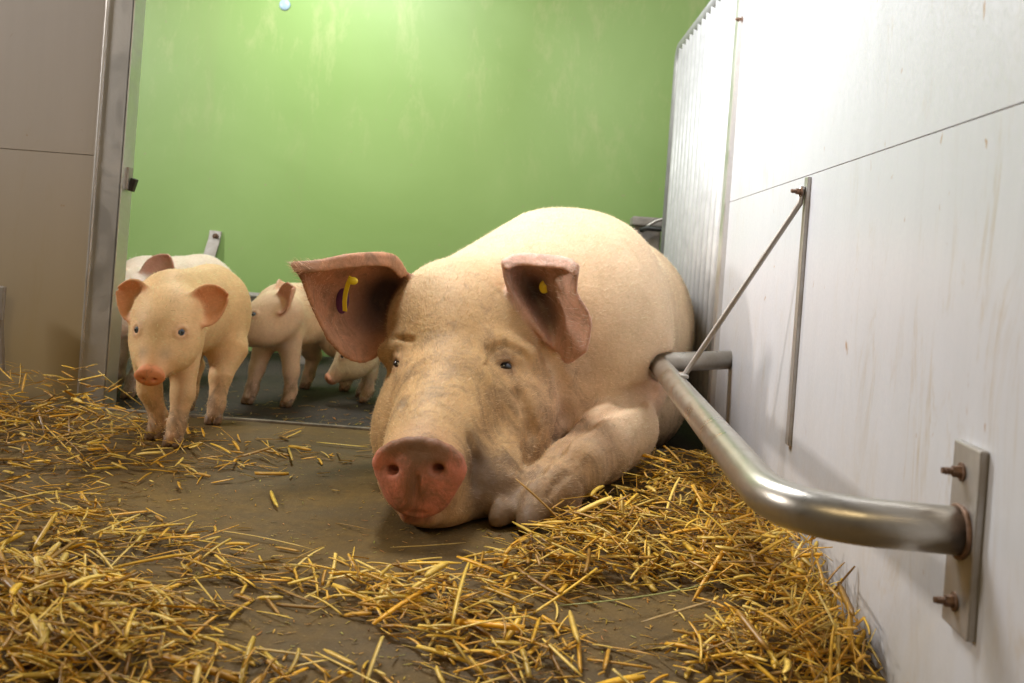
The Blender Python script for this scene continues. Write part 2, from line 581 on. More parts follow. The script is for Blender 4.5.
# weld bead round the tube root
bm = bmesh.new()
ringv = []
for k in range(32):
    a = 2 * math.pi * k / 32
    row = []
    for j in range(8):
        b = 2 * math.pi * j / 8
        rr = pr_r + 0.0008 + math.cos(b) * 0.0026 * (1 + 0.25 * math.sin(k * 5.3))
        row.append(bm.verts.new((WALLX - 0.0095 + math.sin(b) * 0.0026, 0.775 + math.cos(a) * rr, RZ + math.sin(a) * rr)))
    ringv.append(row)
for k in range(32):
    for j in range(8):
        bm.faces.new((ringv[k][j], ringv[k][(j + 1) % 8], ringv[(k + 1) % 32][(j + 1) % 8], ringv[(k + 1) % 32][j]))
bmesh.ops.recalc_face_normals(bm, faces=bm.faces)
me = bpy.data.meshes.new('weld_bead'); bm.to_mesh(me); bm.free()
link_mesh('weld_bead', me, M['rust'], rail)
# stay from the wall strip down to the rail
sy = 1.535
w0 = P(805, 196, 1.412)
stay = [Vector((WALLX - 0.010, 1.412, w0[2] + 0.015)), Vector((WALLX - 0.012, 1.413, w0[2] - 0.012)),
        Vector((WALLX - 0.022, 1.42, w0[2] - 0.032)), Vector((LX + 0.004, sy, RZ + pr_r + 0.003)),
        Vector((LX - 0.004, sy + 0.012, RZ + pr_r - 0.002))]
tube('stay_rod', stay, 0.0048, M['steel_flat'], rail, 12)
boxes('stay_foot', [((LX + 0.001, sy - 0.002, RZ + pr_r), (0.014, 0.034, 0.006))], M['steel_flat'], rail, 0.002)
sp_ = empty('wall_strip', (WALLX, 1.409, 0.0), 'narrow vertical steel strip on the white wall holding the stay rod', 'metal strip')
boxes('strip', [((WALLX - 0.003, 1.409, 0.357), (0.006, 0.020, 0.420))], M['steel_flat'], sp_, 0.001)
hexbolt('bolt', Vector((WALLX - 0.012, 1.409, w0[2] + 0.006)), (-1, -0.1, 0), sp_, 0.0055, 0.008, 0.0030)

# ------------------------------------------------------------------ things on the back wall
st = empty('wall_strap', P(205, 262, BACK_Y - 0.02), 'short grey metal strap screwed to the green wall above the piglets', 'strap')
a0, a1, a2 = P(216, 231, BACK_Y - 0.006), P(214, 241, BACK_Y - 0.012), P(200, 285, BACK_Y - 0.05)
tube('strap', [a0, a1, a2], 0, M['steel_flat'], st, flat=(0.045, 0.006), up=(0, 1, 0))
hexbolt('bolt', Vector(P(215.5, 236.5, BACK_Y - 0.012)), (0, -1, 0), st, 0.008, 0.008, 0.004)
dd = P(285, 5, BACK_Y)
bm = bmesh.new()
bmesh.ops.create_uvsphere(bm, u_segments=24, v_segments=12, radius=0.022, matrix=Matrix.Translation((dd[0], BACK_Y - 0.002, dd[2])) @ Matrix.Diagonal((1, 0.35, 1, 1)))
me = bpy.data.meshes.new('plastic_disc'); bm.to_mesh(me); bm.free()
o = link_mesh('plastic_disc', me, M['disc']); tag(o, 'small pale blue plastic disc high on the green wall', 'disc')
# feeding trough behind the piglets
t0, t1 = P(196, 291, 3.22), P(322, 296, 3.22)
tr = empty('feeding_trough', ((t0[0] + t1[0]) / 2, 3.28, -DROP), 'low steel feeding trough by the green wall behind the piglets', 'trough')
zt = t0[2]
prof = [(-0.085, zt - 0.004), (-0.085, zt), (-0.07, zt), (-0.045, zt - 0.13), (0.045, zt - 0.13), (0.07, zt), (0.085, zt), (0.085, zt - 0.004),
        (0.075, zt - 0.004), (0.05, zt - 0.137), (-0.05, zt - 0.137), (-0.075, zt - 0.004)]
bm = bmesh.new()
ra = [bm.verts.new((t0[0], 3.29 + y, z)) for y, z in prof]
rb = [bm.verts.new((t1[0], 3.29 + y, z)) for y, z in prof]
for k in range(len(prof)):
    k2 = (k + 1) % len(prof)
    bm.faces.new((ra[k], ra[k2], rb[k2], rb[k]))
for xx in (t0[0], t1[0]):
    f = bm.faces.new([bm.verts.new((xx, 3.29 + y, z)) for y, z in ((-0.07, zt), (-0.045, zt - 0.135), (0.045, zt - 0.135), (0.07, zt))])
bmesh.ops.recalc_face_normals(bm, faces=bm.faces)
me = bpy.data.meshes.new('basin'); bm.to_mesh(me); bm.free()
link_mesh('basin', me, M['steel_flat'], tr, False)
for xx in (t0[0] + 0.06, t1[0] - 0.06):
    boxes('foot', [((xx, 3.29, (zt - 0.137 - DROP) / 2), (0.03, 0.09, zt - 0.135 + DROP))], M['steel_flat'], tr, 0.002)
# grey feeder with its hose, seen over the sow's back
fd = empty('feed_hopper', (P(655, 225, 3.3)[0], 3.3, -DROP), "weathered grey hopper behind the sow's back beside the gate", 'hopper')
h0, h1 = P(632, 216, 3.3), P(664, 216, 3.3)
cx = (h0[0] + h1[0]) / 2
boxes('hopper_body', [((cx, 3.34, (h0[2] - 0.03) / 2 - DROP / 2), (h1[0] - h0[0] - 0.02, 0.14, h0[2] - 0.03 + DROP))], M['grey'], fd, 0.006)
boxes('lid', [((cx, 3.33, h0[2] - 0.018), (h1[0] - h0[0], 0.18, 0.032))], M['grey'], fd, 0.006)
hp = [P(642, 232, 3.22), P(648, 226, 3.21), P(656, 221, 3.2), P(666, 218, 3.2), P(676, 217, 3.2)]
tube('hose', hp, 0.006, M['steel_flat'], fd, 10)
hp = [P(640, 230, 3.2), P(648, 228, 3.19), P(658, 229, 3.18), P(668, 229, 3.18), P(676, 229, 3.18)]
tube('hose', hp, 0.009, M['black'], fd, 10)


# ------------------------------------------------------------------ signed distance modelling
def nrm(v):
    v = np.asarray(v, float)
    return v / np.linalg.norm(v)


class Field:
    def __init__(self):
        self.pr = []

    def cone(self, a, b, ra, rb, k=0.03, op='u'):
        a, b = np.asarray(a, float), np.asarray(b, float)
        m = max(ra, rb)
        self.pr.append(('c', a, b, ra, rb, k, op, np.minimum(a, b) - m, np.maximum(a, b) + m))

    def ell(self, c, r, k=0.03, fwd=None, up=(0, 0, 1), op='u'):
        """r = (along fwd, sideways, along up)"""
        c, r = np.asarray(c, float), np.asarray(r, float)
        if fwd is None:
            R = np.eye(3)
        else:
            f = nrm(fwd); s = nrm(np.cross(up, f)); u = np.cross(f, s)
            R = np.array((f, s, u))
        m = np.sqrt(((R * r[:, None]) ** 2).sum(0))
        self.pr.append(('e', c, R, r, None, k, op, c - m, c + m))

    def dist(self, p, x, y, z):
        if p[0] == 'c':
            _, a, b, ra, rb = p[:5]
            ba = b - a
            L = max(ba @ ba, 1e-9)
            t = np.clip(((x - a[0]) * ba[0] + (y - a[1]) * ba[1] + (z - a[2]) * ba[2]) / L, 0, 1)
            dx, dy, dz = x - a[0] - t * ba[0], y - a[1] - t * ba[1], z - a[2] - t * ba[2]
            return np.sqrt(dx * dx + dy * dy + dz * dz) - (ra + (rb - ra) * t)
        _, c, R, r = p[:4]
        X, Y, Z = x - c[0], y - c[1], z - c[2]
        q = [(R[i, 0] * X + R[i, 1] * Y + R[i, 2] * Z) for i in range(3)]
        k0 = np.sqrt(sum((q[i] / r[i]) ** 2 for i in range(3)))
        k1 = np.sqrt(sum((q[i] / r[i] ** 2) ** 2 for i in range(3))) + 1e-6
        return k0 * (k0 - 1) / k1

    @staticmethod
    def comb(d, e, k, op):
        if op == 'u':
            h = np.clip(0.5 + 0.5 * (d - e) / k, 0, 1)
            return d * (1 - h) + e * h - k * h * (1 - h)
        e = -e
        h = np.clip(0.5 - 0.5 * (d - e) / k, 0, 1)
        return d * (1 - h) + e * h + k * h * (1 - h)

    def at(self, pts):
        pts = np.atleast_2d(pts)
        d = np.full(len(pts), 5.0)
        for p in self.pr:
            d = self.comb(d, self.dist(p, pts[:, 0], pts[:, 1], pts[:, 2]), p[5], p[6])
        return d

    def hit(self, px, py, y0=1.0, y1=3.3):
        """first surface point on the line of sight through a place in the photo"""
        ys = np.arange(y0, y1, 0.002)
        q = P(px, py, 1.0) - np.array((0, 0, CAM_H))
        pts = q[None, :] * ys[:, None] + np.array((0, 0, CAM_H))
        d = self.at(pts)
        i = np.argmax(d < 0)
        if d[i] >= 0:
            return None
        return pts[i]

    def normal(self, p, e=0.003):
        g = np.array([self.at(p + np.eye(3)[i] * e)[0] - self.at(p - np.eye(3)[i] * e)[0] for i in range(3)])
        return nrm(g)

    def mesh(self, res, sheets=(), ear_k=0.014, zmin=None, late=()):
        lo = np.min([p[7] for p in self.pr if p[6] == 'u'], axis=0) - 0.03
        hi = np.max([p[8] for p in self.pr if p[6] == 'u'], axis=0) + 0.03
        for pts, r in sheets:
            lo = np.minimum(lo, pts.min(0) - 0.03); hi = np.maximum(hi, pts.max(0) + 0.03)
        ax = [np.arange(lo[i], hi[i] + res, res) for i in range(3)]
        sh = tuple(len(a) for a in ax)
        D = np.full(sh, 1.0, np.float32)

        def apply(prs):
            for p in prs:
                pad = p[5] + 3 * res + 0.01
                sl = []
                for i in range(3):
                    a = max(0, int((p[7][i] - pad - lo[i]) / res)); b = min(sh[i], int((p[8][i] + pad - lo[i]) / res) + 2)
                    sl.append(slice(a, b))
                sl = tuple(sl)
                if any(s.stop <= s.start for s in sl): continue
                x = ax[0][sl[0]][:, None, None].astype(np.float32)
                y = ax[1][sl[1]][None, :, None].astype(np.float32)
                z = ax[2][sl[2]][None, None, :].astype(np.float32)
                D[sl] = self.comb(D[sl], self.dist(p, x, y, z).astype(np.float32), p[5], p[6])
        apply(self.pr)
        for pts, r in sheets:
            E = np.full(sh, 1.0, np.float32)
            w = int((0.03 + r) / res) + 1
            for q in pts:
                i0 = ((q - lo) / res).astype(int)
                sl = tuple(slice(max(0, i0[i] - w), min(sh[i], i0[i] + w + 2)) for i in range(3))
                dx = ax[0][sl[0]][:, None, None] - q[0]
                dy = ax[1][sl[1]][None, :, None] - q[1]
                dz = ax[2][sl[2]][None, None, :] - q[2]
                np.minimum(E[sl], np.sqrt(dx * dx + dy * dy + dz * dz) - r, out=E[sl])
            D = self.comb(D, E, ear_k, 'u').astype(np.float32)
        apply(late)
        if zmin is not None:
            zz = (np.where(ax[1] < STEP_Y + 0.03, zmin, -DROP + 0.001)[None, :, None] - ax[2][None, None, :]).astype(np.float32)
            D = np.maximum(D, zz)
        V, Q = surface_nets(D)
        V = V * res + lo
        return V, Q


def surface_nets(D):
    S = D < 0
    nx, ny, nz = D.shape
    corner = [(i, j, k) for i in (0, 1) for j in (0, 1) for k in (0, 1)]
    cnt = np.zeros((nx - 1, ny - 1, nz - 1), np.int8)
    for (i, j, k) in corner:
        cnt += S[i:nx - 1 + i, j:ny - 1 + j, k:nz - 1 + k]
    act = (cnt > 0) & (cnt < 8)
    idx = np.argwhere(act)
    ids = np.full(act.shape, -1, np.int32)
    ids[act] = np.arange(len(idx))
    acc = np.zeros((len(idx), 3)); num = np.zeros(len(idx))
    for a in corner:
        for ax in range(3):
            if a[ax] == 1: continue
            b = list(a); b[ax] = 1
            da = D[idx[:, 0] + a[0], idx[:, 1] + a[1], idx[:, 2] + a[2]].astype(float)
            db = D[idx[:, 0] + b[0], idx[:, 1] + b[1], idx[:, 2] + b[2]].astype(float)
            m = (da < 0) != (db < 0)
            t = np.where(m, da / np.where(m, da - db, 1), 0)
            q = np.tile(np.array(a, float), (len(idx), 1))
            q[:, ax] = t
            acc[m] += q[m]; num[m] += 1
    V = idx + acc / np.maximum(num, 1)[:, None]
    quads = []
    for ax in range(3):
        o1, o2 = [(1, 2), (2, 0), (0, 1)][ax]
        s0 = [slice(None)] * 3; s1 = [slice(None)] * 3
        s0[ax] = slice(0, -1); s1[ax] = slice(1, None)
        A, B = S[tuple(s0)], S[tuple(s1)]
        e = np.argwhere(A != B)
        e = e[(e[:, o1] > 0) & (e[:, o2] > 0)]
        e = e[(e[:, o1] < D.shape[o1] - 1) & (e[:, o2] < D.shape[o2] - 1)]
        u = np.zeros(3, int); u[o1] = 1
        v = np.zeros(3, int); v[o2] = 1
        g = lambda q: ids[q[:, 0], q[:, 1], q[:, 2]]
        f = np.stack([g(e - u - v), g(e - v), g(e), g(e - u)], 1)
        flip = ~A[e[:, 0], e[:, 1], e[:, 2]]
        f[flip] = f[flip][:, ::-1]
        quads.append(f)
    return V, np.concatenate(quads)


def relax(V, Q, it=2, w=0.5):
    E = np.concatenate([Q[:, [0, 1]], Q[:, [1, 2]], Q[:, [2, 3]], Q[:, [3, 0]]])
    for _ in range(it):
        for ww in (w, -w * 1.02 * 0.9):
            A = np.zeros_like(V); n = np.zeros(len(V))
            for k in range(3):
                A[:, k] = np.bincount(E[:, 0], V[E[:, 1], k], len(V)) + np.bincount(E[:, 1], V[E[:, 0], k], len(V))
            n = np.bincount(E[:, 0], minlength=len(V)) + np.bincount(E[:, 1], minlength=len(V))
            V = V + ww * (A / np.maximum(n, 1)[:, None] - V)
    return V


def vnormals(V, Q):
    fn = np.cross(V[Q[:, 2]] - V[Q[:, 0]], V[Q[:, 3]] - V[Q[:, 1]])
    N = np.zeros_like(V)
    for k in range(3):
        for c in range(4):
            N[:, k] += np.bincount(Q[:, c], fn[:, k], len(V))
    return N / (np.linalg.norm(N, axis=1, keepdims=True) + 1e-12)


def sheet_from_grid(G, step=0.0028):
    """smooth Catmull-Rom patch through a grid of points, densely sampled"""
    G = np.asarray(G, float)

    def cr(A, t):
        n = len(A)
        i = min(int(t), n - 2); f = t - i
        p0 = A[i - 1] if i > 0 else 2 * A[0] - A[1]
        p3 = A[i + 2] if i + 2 < n else 2 * A[-1] - A[-2]
        p1, p2 = A[i], A[i + 1]
        return 0.5 * (2 * p1 + (p2 - p0) * f + (2 * p0 - 5 * p1 + 4 * p2 - p3) * f * f + (3 * p1 - p0 - 3 * p2 + p3) * f ** 3)
    nu, nv = G.shape[:2]
    lu = np.linalg.norm(np.diff(G, axis=0), axis=2).sum(0).max()
    lv = np.linalg.norm(np.diff(G, axis=1), axis=2).sum(1).max()
    ku, kv = int(lu / step) + 2, int(lv / step) + 2
    rows = []
    for a in np.linspace(0, nu - 1, ku):
        line = cr(G, a)
        for b in np.linspace(0, nv - 1, kv):
            rows.append(cr(line, b))
    return np.array(rows)


def gauss(V, c, r):
    return np.exp(-((V - c) ** 2).sum(1) / (r * r))


def near_sheet(V, pts, r):
    """weight 1 near a cloud of points"""
    lo = pts.min(0) - r * 2; hi = pts.max(0) + r * 2
    m = np.all((V > lo) & (V < hi), axis=1)
    w = np.zeros(len(V))
    ii = np.where(m)[0]
    sub = pts[::3]
    for s in range(0, len(ii), 4000):
        q = V[ii[s:s + 4000]]
        d2 = ((q[:, None, :] - sub[None]) ** 2).sum(2).min(1)
        w[ii[s:s + 4000]] = np.clip(1.6 - np.sqrt(d2) / r, 0, 1)
    return w


def hair_mesh(name, V, Q, N, mask, count, length, width, flow, mat, parent, lift=0.45, jit=0.35, C=None, gain=(1.15, 1.18, 1.15)):
    """fine short bristles growing from the skin"""
    fm = mask[Q].mean(1)
    c = V[Q].mean(1)
    p = fm / fm.sum()
    idx = RNG.choice(len(Q), count, p=p)
    w = RNG.dirichlet((1, 1, 1, 1), count)
    root = (V[Q[idx]] * w[:, :, None]).sum(1)
    n = N[Q[idx]].mean(1)
    n /= np.linalg.norm(n, axis=1, keepdims=True)
    fl = flow(root)
    fl = fl - n * (fl * n).sum(1, keepdims=True)
    fl /= np.linalg.norm(fl, axis=1, keepdims=True) + 1e-9
    d = n * lift + fl + RNG.normal(0, jit, (count, 3))
    d /= np.linalg.norm(d, axis=1, keepdims=True)
    L = length * RNG.uniform(0.5, 1.2, count)[:, None]
    side = np.cross(d, n + RNG.normal(0, 0.3, (count, 3)))
    side /= np.linalg.norm(side, axis=1, keepdims=True) + 1e-9
    root = root - n * 0.001
    mid = root + d * L * 0.5 + n * L * 0.06
    tip = root + d * L - n * L * 0.05
    W = width
    A = np.concatenate([root - side * W, root + side * W, mid - side * W * 0.7, mid + side * W * 0.7, tip])
    k = np.arange(count)
    T = np.concatenate([np.stack([k, k + count, k + 3 * count], 1), np.stack([k, k + 3 * count, k + 2 * count], 1),
                        np.stack([k + 2 * count, k + 3 * count, k + 4 * count], 1)])
    me = np_mesh(name, A, T)
    cc = np.clip(C[Q[idx, 0]] * np.array(gain) * RNG.uniform(0.72, 1.35, (count, 1)) + 0.02, 0, 0.92)
    set_col(me, np.tile(cc, (5, 1)))
    o = link_mesh(name, me, mat, parent)
    o['kind'] = 'stuff'
    return o


def ball(name, c, r, mat, parent, seg=20, scale=(1, 1, 1)):
    bm = bmesh.new()
    bmesh.ops.create_uvsphere(bm, u_segments=seg, v_segments=seg // 2, radius=r,
                              matrix=Matrix.Translation(Vector(c)) @ Matrix.Diagonal(tuple(scale) + (1,)))
    me = bpy.data.meshes.new(name); bm.to_mesh(me); bm.free()
    return link_mesh(name, me, mat, parent)


# ------------------------------------------------------------------ THE SOW
def build_sow():
    root = empty('sow', (0.0, 1.9, 0), 'big cream sow lying on the floor with her head towards the viewer', 'pig')
    F = Field()
    S = P(420, 477, 1.285)                 # snout disc
    Fh = P(456, 330, 1.66)                 # middle of the skull
    f = nrm(S - Fh)
    upv = nrm(np.array((0.0, 0.1, 1.0)))
    side = nrm(np.cross(upv, f))
    # trunk
    F.ell((0.090, 2.62, 0.235), (0.26, 0.185, 0.235), 0.05, fwd=(0.1, 1, 0))
    F.ell((0.090, 2.36, 0.235), (0.40, 0.230, 0.245), 0.08, fwd=(0.15, 1, 0))
    F.ell((0.035, 2.02, 0.255), (0.27, 0.190, 0.258), 0.08, fwd=(0.2, 1, -0.04))
    F.ell((0.02, 1.86, 0.225), (0.17, 0.165, 0.215), 0.09, fwd=(0.2, 1, -0.04))
    F.ell((0.195, 2.52, 0.15), (0.2, 0.11, 0.17), 0.05, fwd=(0.1, 1, 0))      # haunch
    F.ell((-0.06, 2.5, 0.12), (0.3, 0.12, 0.12), 0.06, fwd=(0.1, 1, 0))        # far haunch and belly
    F.ell((0.08, 2.42, 0.03), (0.40, 0.20, 0.11), 0.05, fwd=(0.1, 1, 0))       # lies down over the step
    F.ell((0.165, 2.22, 0.07), (0.26, 0.13, 0.12), 0.05, fwd=(0.1, 1, 0))      # belly fold
    # neck
    F.cone(P(478, 345, 1.74), P(555, 318, 1.96), 0.138, 0.185, 0.08)
    F.cone(P(500, 400, 1.70), P(570, 400, 1.90), 0.115, 0.16, 0.06)
    F.cone(P(455, 322, 1.76), P(545, 302, 1.95), 0.118, 0.192, 0.07)
    # skull
    F.ell(P(458, 326, 1.675), (0.13, 0.114, 0.094), 0.06, fwd=f, up=upv)
    F.ell(P(452, 372, 1.600), (0.11, 0.098, 0.085), 0.05, fwd=f, up=upv)
    # snout
    F.cone(P(447, 405, 1.52), P(424, 468, 1.335), 0.088, 0.060, 0.045)
    F.cone(P(432, 430, 1.425), P(420, 474, 1.315), 0.058, 0.056, 0.03)
    # jowls
    F.ell(P(515, 432, 1.62), (0.12, 0.075, 0.115), 0.06, fwd=f, up=upv)
    F.ell(P(404, 422, 1.61), (0.11, 0.055, 0.080), 0.05, fwd=f, up=upv)
    F.ell(P(478, 478, 1.47), (0.115, 0.082, 0.065), 0.05, fwd=(f[0], f[1], 0))
    F.ell(P(438, 502, 1.375), (0.075, 0.055, 0.036), 0.035, fwd=(f[0], f[1], 0.0))
    # brow ridges
    F.cone(P(492, 347, 1.575), P(526, 354, 1.605), 0.016, 0.014, 0.035)
    F.cone(P(386, 352, 1.615), P(408, 348, 1.585), 0.014, 0.014, 0.035)
    # fore leg folded forward (shoulder, elbow, knee, pastern)
    F.ell(P(622, 365, 1.88), (0.13, 0.085, 0.13), 0.06, fwd=(-0.3, -1, 0))
    F.cone(P(620, 428, 1.76), P(598, 450, 1.61), 0.076, 0.058, 0.018)
    F.cone(P(598, 450, 1.61), P(574, 468, 1.52), 0.058, 0.050, 0.016)
    F.cone(P(574, 468, 1.52), P(545, 492, 1.44), 0.050, 0.044, 0.014)
    F.ell(P(576, 455, 1.50), (0.03, 0.025, 0.02), 0.02)                        # knee callus
    # knuckle and toes
    F.cone(P(548, 490, 1.44), P(532, 503, 1.395), 0.044, 0.034, 0.012)
    F.cone(P(536, 498, 1.400), P(531, 512, 1.370), 0.034, 0.025, 0.010)
    F.cone(P(518, 494, 1.400), P(505, 508, 1.375), 0.032, 0.023, 0.010)
    F.ell(P(529, 519, 1.352), (0.036, 0.0185, 0.021), 0.010, fwd=(-0.10, -1, -0.55))
    F.ell(P(502, 513, 1.364), (0.031, 0.0185, 0.020), 0.010, fwd=(-0.35, -1, -0.50))
    F.cone(P(566, 495, 1.450), P(568, 518, 1.420), 0.028, 0.019, 0.006)
    F.cone(P(555, 505, 1.44), P(556, 521, 1.415), 0.018, 0.012, 0.005)
    # other fore leg tucked under the jaw
    F.cone((-0.17, 1.82, 0.10), (-0.20, 1.66, 0.05), 0.065, 0.045, 0.03)
    F.cone((-0.20, 1.66, 0.05), (-0.17, 1.56, 0.032), 0.042, 0.026, 0.02)
    # tail
    for a, b in (((0.155, 2.86, 0.33), (0.165, 2.895, 0.30)), ((0.165, 2.895, 0.30), (0.18, 2.90, 0.265)), ((0.18, 2.90, 0.265), (0.165, 2.905, 0.24))):
        F.cone(a, b, 0.016, 0.013, 0.015)
    # hind foot
    F.cone((0.26, 2.45, 0.06), (0.23, 2.27, 0.035), 0.05, 0.028, 0.03)
    # skin folds: grooves
    gv = lambda a, b, r, k=0.02: F.cone(a, b, r, r, k, 's')

    def groove(pts, r=0.004, k=0.02, off=0.000):
        hs = [F.hit(*q) for q in pts]
        hs = [h for h in hs if h is not None]
        for a, b in zip(hs[:-1], hs[1:]):
            late.append((a, b, r, k))
    late = []
    groove([(548, 350), (562, 385), (566, 415), (556, 440)], 0.007, 0.030)
    groove([(520, 395), (532, 430), (528, 462)], 0.004, 0.022)
    groove([(488, 350), (505, 345), (521, 352), (530, 362)], 0.0025, 0.010)
    groove([(492, 352), (489, 366), (494, 378)], 0.002, 0.010)
    groove([(510, 494), (535, 470), (556, 450), (585, 425), (610, 410), (640, 398), (655, 392)], 0.007, 0.022)
    groove([(615, 400), (632, 392), (652, 385)], 0.004, 0.020)
    groove([(470, 440), (478, 460), (476, 485)], 0.003, 0.018)
    groove([(385, 330), (392, 338), (412, 341)], 0.002, 0.012)
    groove([(405, 398), (403, 410)], 0.002, 0.010)
    groove([(567, 475), (556, 484), (548, 497)], 0.002, 0.010)
    for a, b, r, k in late:
        F.cone(a, b, r, r, k, 's')
    # flank pressed against the guard rail
    for a, b in zip(path[:-1], path[1:]):
        if b[1] > 1.3:
            F.cone(a, b, pr_r + 0.006, pr_r + 0.006, 0.015, 's')
    # ear hollow
    F.ell(P(540, 295, 1.665), (0.035, 0.030, 0.04), 0.02, op='s')
    # snout disc
    dn = nrm(np.array((-0.10, -1.0, 0.10)))
    dc = P(418, 478, 1.262)
    F.ell(dc - dn * 0.004 + np.array((0, 0, 0.012)), (0.019, 0.0665, 0.0420), 0.012, fwd=dn, up=(0, 0, 1))
    F.ell(dc - dn * 0.004 + np.array((0.001, 0, -0.012)), (0.018, 0.0520, 0.0440), 0.012, fwd=dn, up=(0, 0, 1))
    rim = [dc + np.array((math.cos(a) * 0.060, 0, 0.012 + math.sin(a) * 0.037)) - dn * 0.003 for a in np.linspace(0.15, math.pi - 0.15, 9)]
    for a, b in zip(rim[:-1], rim[1:]):
        F.cone(a, b, 0.0075, 0.0075, 0.008)
    # lower lip
    F.cone(P(408, 516, 1.285), P(430, 518, 1.290), 0.0100, 0.0100, 0.014)
    # nostrils
    for (px, py) in ((392, 470), (437, 469)):
        h = F.hit(px, py)
        F.ell(h, (0.026, 0.0092, 0.0066), 0.007, fwd=dn, op='s')
    h = F.hit(417, 514)
    F.ell(h + np.array((0, 0, 0.001)), (0.008, 0.020, 0.0026), 0.004, fwd=dn, op='s')
    h = F.hit(416, 492)
    F.ell(h, (0.005, 0.003, 0.022), 0.008, fwd=dn, op='s')
    # eyes
    eyes = []
    for (px, py, sx) in ((506.5, 365.5, 1.0), (397, 363, 0.8)):
        h = F.hit(px, py)
        n = F.normal(h)
        eyes.append((h, n, sx))
        s2 = nrm(np.cross((0, 0, 1), n)); u2 = np.cross(n, s2)
        # heavy upper lid and soft lower lid
        for yy, rr in ((0.0105, 0.0052), (-0.0100, 0.0036)):
            q = [h + s2 * t * 0.018 * sx + u2 * (yy * (1 - 0.35 * t * t)) - n * (0.001 + 0.005 * t * t) for t in (-1, -0.5, 0, 0.5, 1)]
            for a, b in zip(q[:-1], q[1:]):
                F.cone(a, b, rr, rr, 0.005)
        F.ell(h + n * 0.003, (0.016, 0.0150 * sx, 0.0060), 0.003, fwd=n, op='s')
    # ears
    A = [[(400, 276, 1.655), (408, 276, 1.685), (411, 300, 1.71), (400, 325, 1.71), (386, 345, 1.68)],
         [(386, 265, 1.600), (392, 257, 1.63), (382, 290, 1.70), (375, 330, 1.70), (374, 357, 1.64)],
         [(352, 266, 1.545), (354, 256, 1.56), (346, 288, 1.64), (350, 325, 1.66), (359, 361, 1.61)],
         [(320, 270, 1.515), (320, 262, 1.53), (318, 285, 1.58), (326, 313, 1.60), (343, 354, 1.59)],
         [(296, 271, 1.50), (293, 264, 1.51), (302, 278, 1.53), (312, 304, 1.56), (328, 338, 1.57)]]
    B = [[(507, 268, 1.61), (503, 262, 1.625), (508, 286, 1.63), (525, 312, 1.635), (546, 340, 1.645)],
         [(521, 264, 1.63), (518, 256, 1.65), (524, 283, 1.70), (541, 312, 1.70), (553, 345, 1.665)],
         [(546, 266, 1.605), (546, 257, 1.63), (543, 285, 1.68), (556, 315, 1.675), (560, 352, 1.65)],
         [(565, 268, 1.585), (567, 260, 1.60), (560, 290, 1.625), (572, 322, 1.62), (568, 362, 1.63)],
         [(574, 274, 1.57), (578, 267, 1.575), (576, 292, 1.585), (590, 320, 1.59), (586, 350, 1.60)]]
    sheets = []
    for G in (A, B):
        pts = sheet_from_grid([[P(*q) for q in row] for row in G])
        sheets.append((pts, 0.0042))
    V, Q = F.mesh(0.0042, sheets, 0.016, zmin=0.005)
    V = relax(V, Q, 2, 0.5)
    N = vnormals(V, Q)
    # ---- pigment and dirt, plus shade painted into the ear hollows
    C = np.tile(np.array((0.72, 0.53, 0.345)), (len(V), 1))

    def paint(w, col):
        w = np.clip(w, 0, 1)[:, None]
        C[:] = C * (1 - w) + np.array(col) * w

    def lump(V, s, ph=0.0):
        return (np.sin(V[:, 0] * s + ph) * np.sin(V[:, 1] * s * 1.3 + 1 + ph) + np.sin(V[:, 2] * s * 0.9 + 2 + V[:, 0] * s * 0.6)) * 0.5
    nz = lump(V, 55) * 0.5 + lump(V, 130, 2) * 0.5
    # face is yellower and dirtier than the body
    headw = np.clip((1.78 - V[:, 1]) / 0.22, 0, 1) * np.clip((0.10 - V[:, 0]) / 0.08, 0, 1)
    paint(headw * 0.85, (0.54, 0.325, 0.125))
    paint(headw * np.clip(0.35 + nz, 0, 1) * 0.35 * np.clip((0.30 - V[:, 2]) / 0.15, 0, 1), (0.33, 0.21, 0.10))
    # pink around the jowl and lower shoulder
    paint(gauss(V, P(560, 420, 1.62), 0.10) * 0.5, (0.62, 0.38, 0.27))
    paint(gauss(V, P(655, 390, 1.8), 0.07) * 0.5, (0.66, 0.36, 0.26))
    # snout
    sn = np.clip((1.345 - V[:, 1]) / 0.05, 0, 1) * np.clip((0.2 - V[:, 0]) * 50, 0, 1)
    paint(sn * 0.35, (0.60, 0.32, 0.19))
    disc = np.clip((1.283 - V[:, 1]) / 0.012, 0, 1)
    paint(disc * 0.95, (0.64, 0.225, 0.15))
    paint(disc * np.clip((V[:, 2] - dc[2] - 0.022 + nz * 0.012) / 0.02, 0, 1) * 0.6, (0.42, 0.155, 0.05))
    mid = disc * np.exp(-((V[:, 0] - dc[0]) / 0.028) ** 2)
    paint(mid * np.clip(0.45 + nz * 1.5, 0, 1) * 0.5, (0.22, 0.095, 0.045))
    paint(disc * np.clip(nz * 1.4 - 0.1, 0, 1) * 0.6, (0.30, 0.12, 0.07))
    # grey mud beside the snout
    mud = gauss(V, P(480, 462, 1.36), 0.040) + gauss(V, P(492, 490, 1.40), 0.045) * 0.8 + gauss(V, P(470, 500, 1.34), 0.03) * 0.6 + gauss(V, P(505, 462, 1.43), 0.018) * 0.7
    paint(mud * 1.15 * np.clip(0.72 + nz * 0.9, 0, 1), (0.13, 0.075, 0.038))
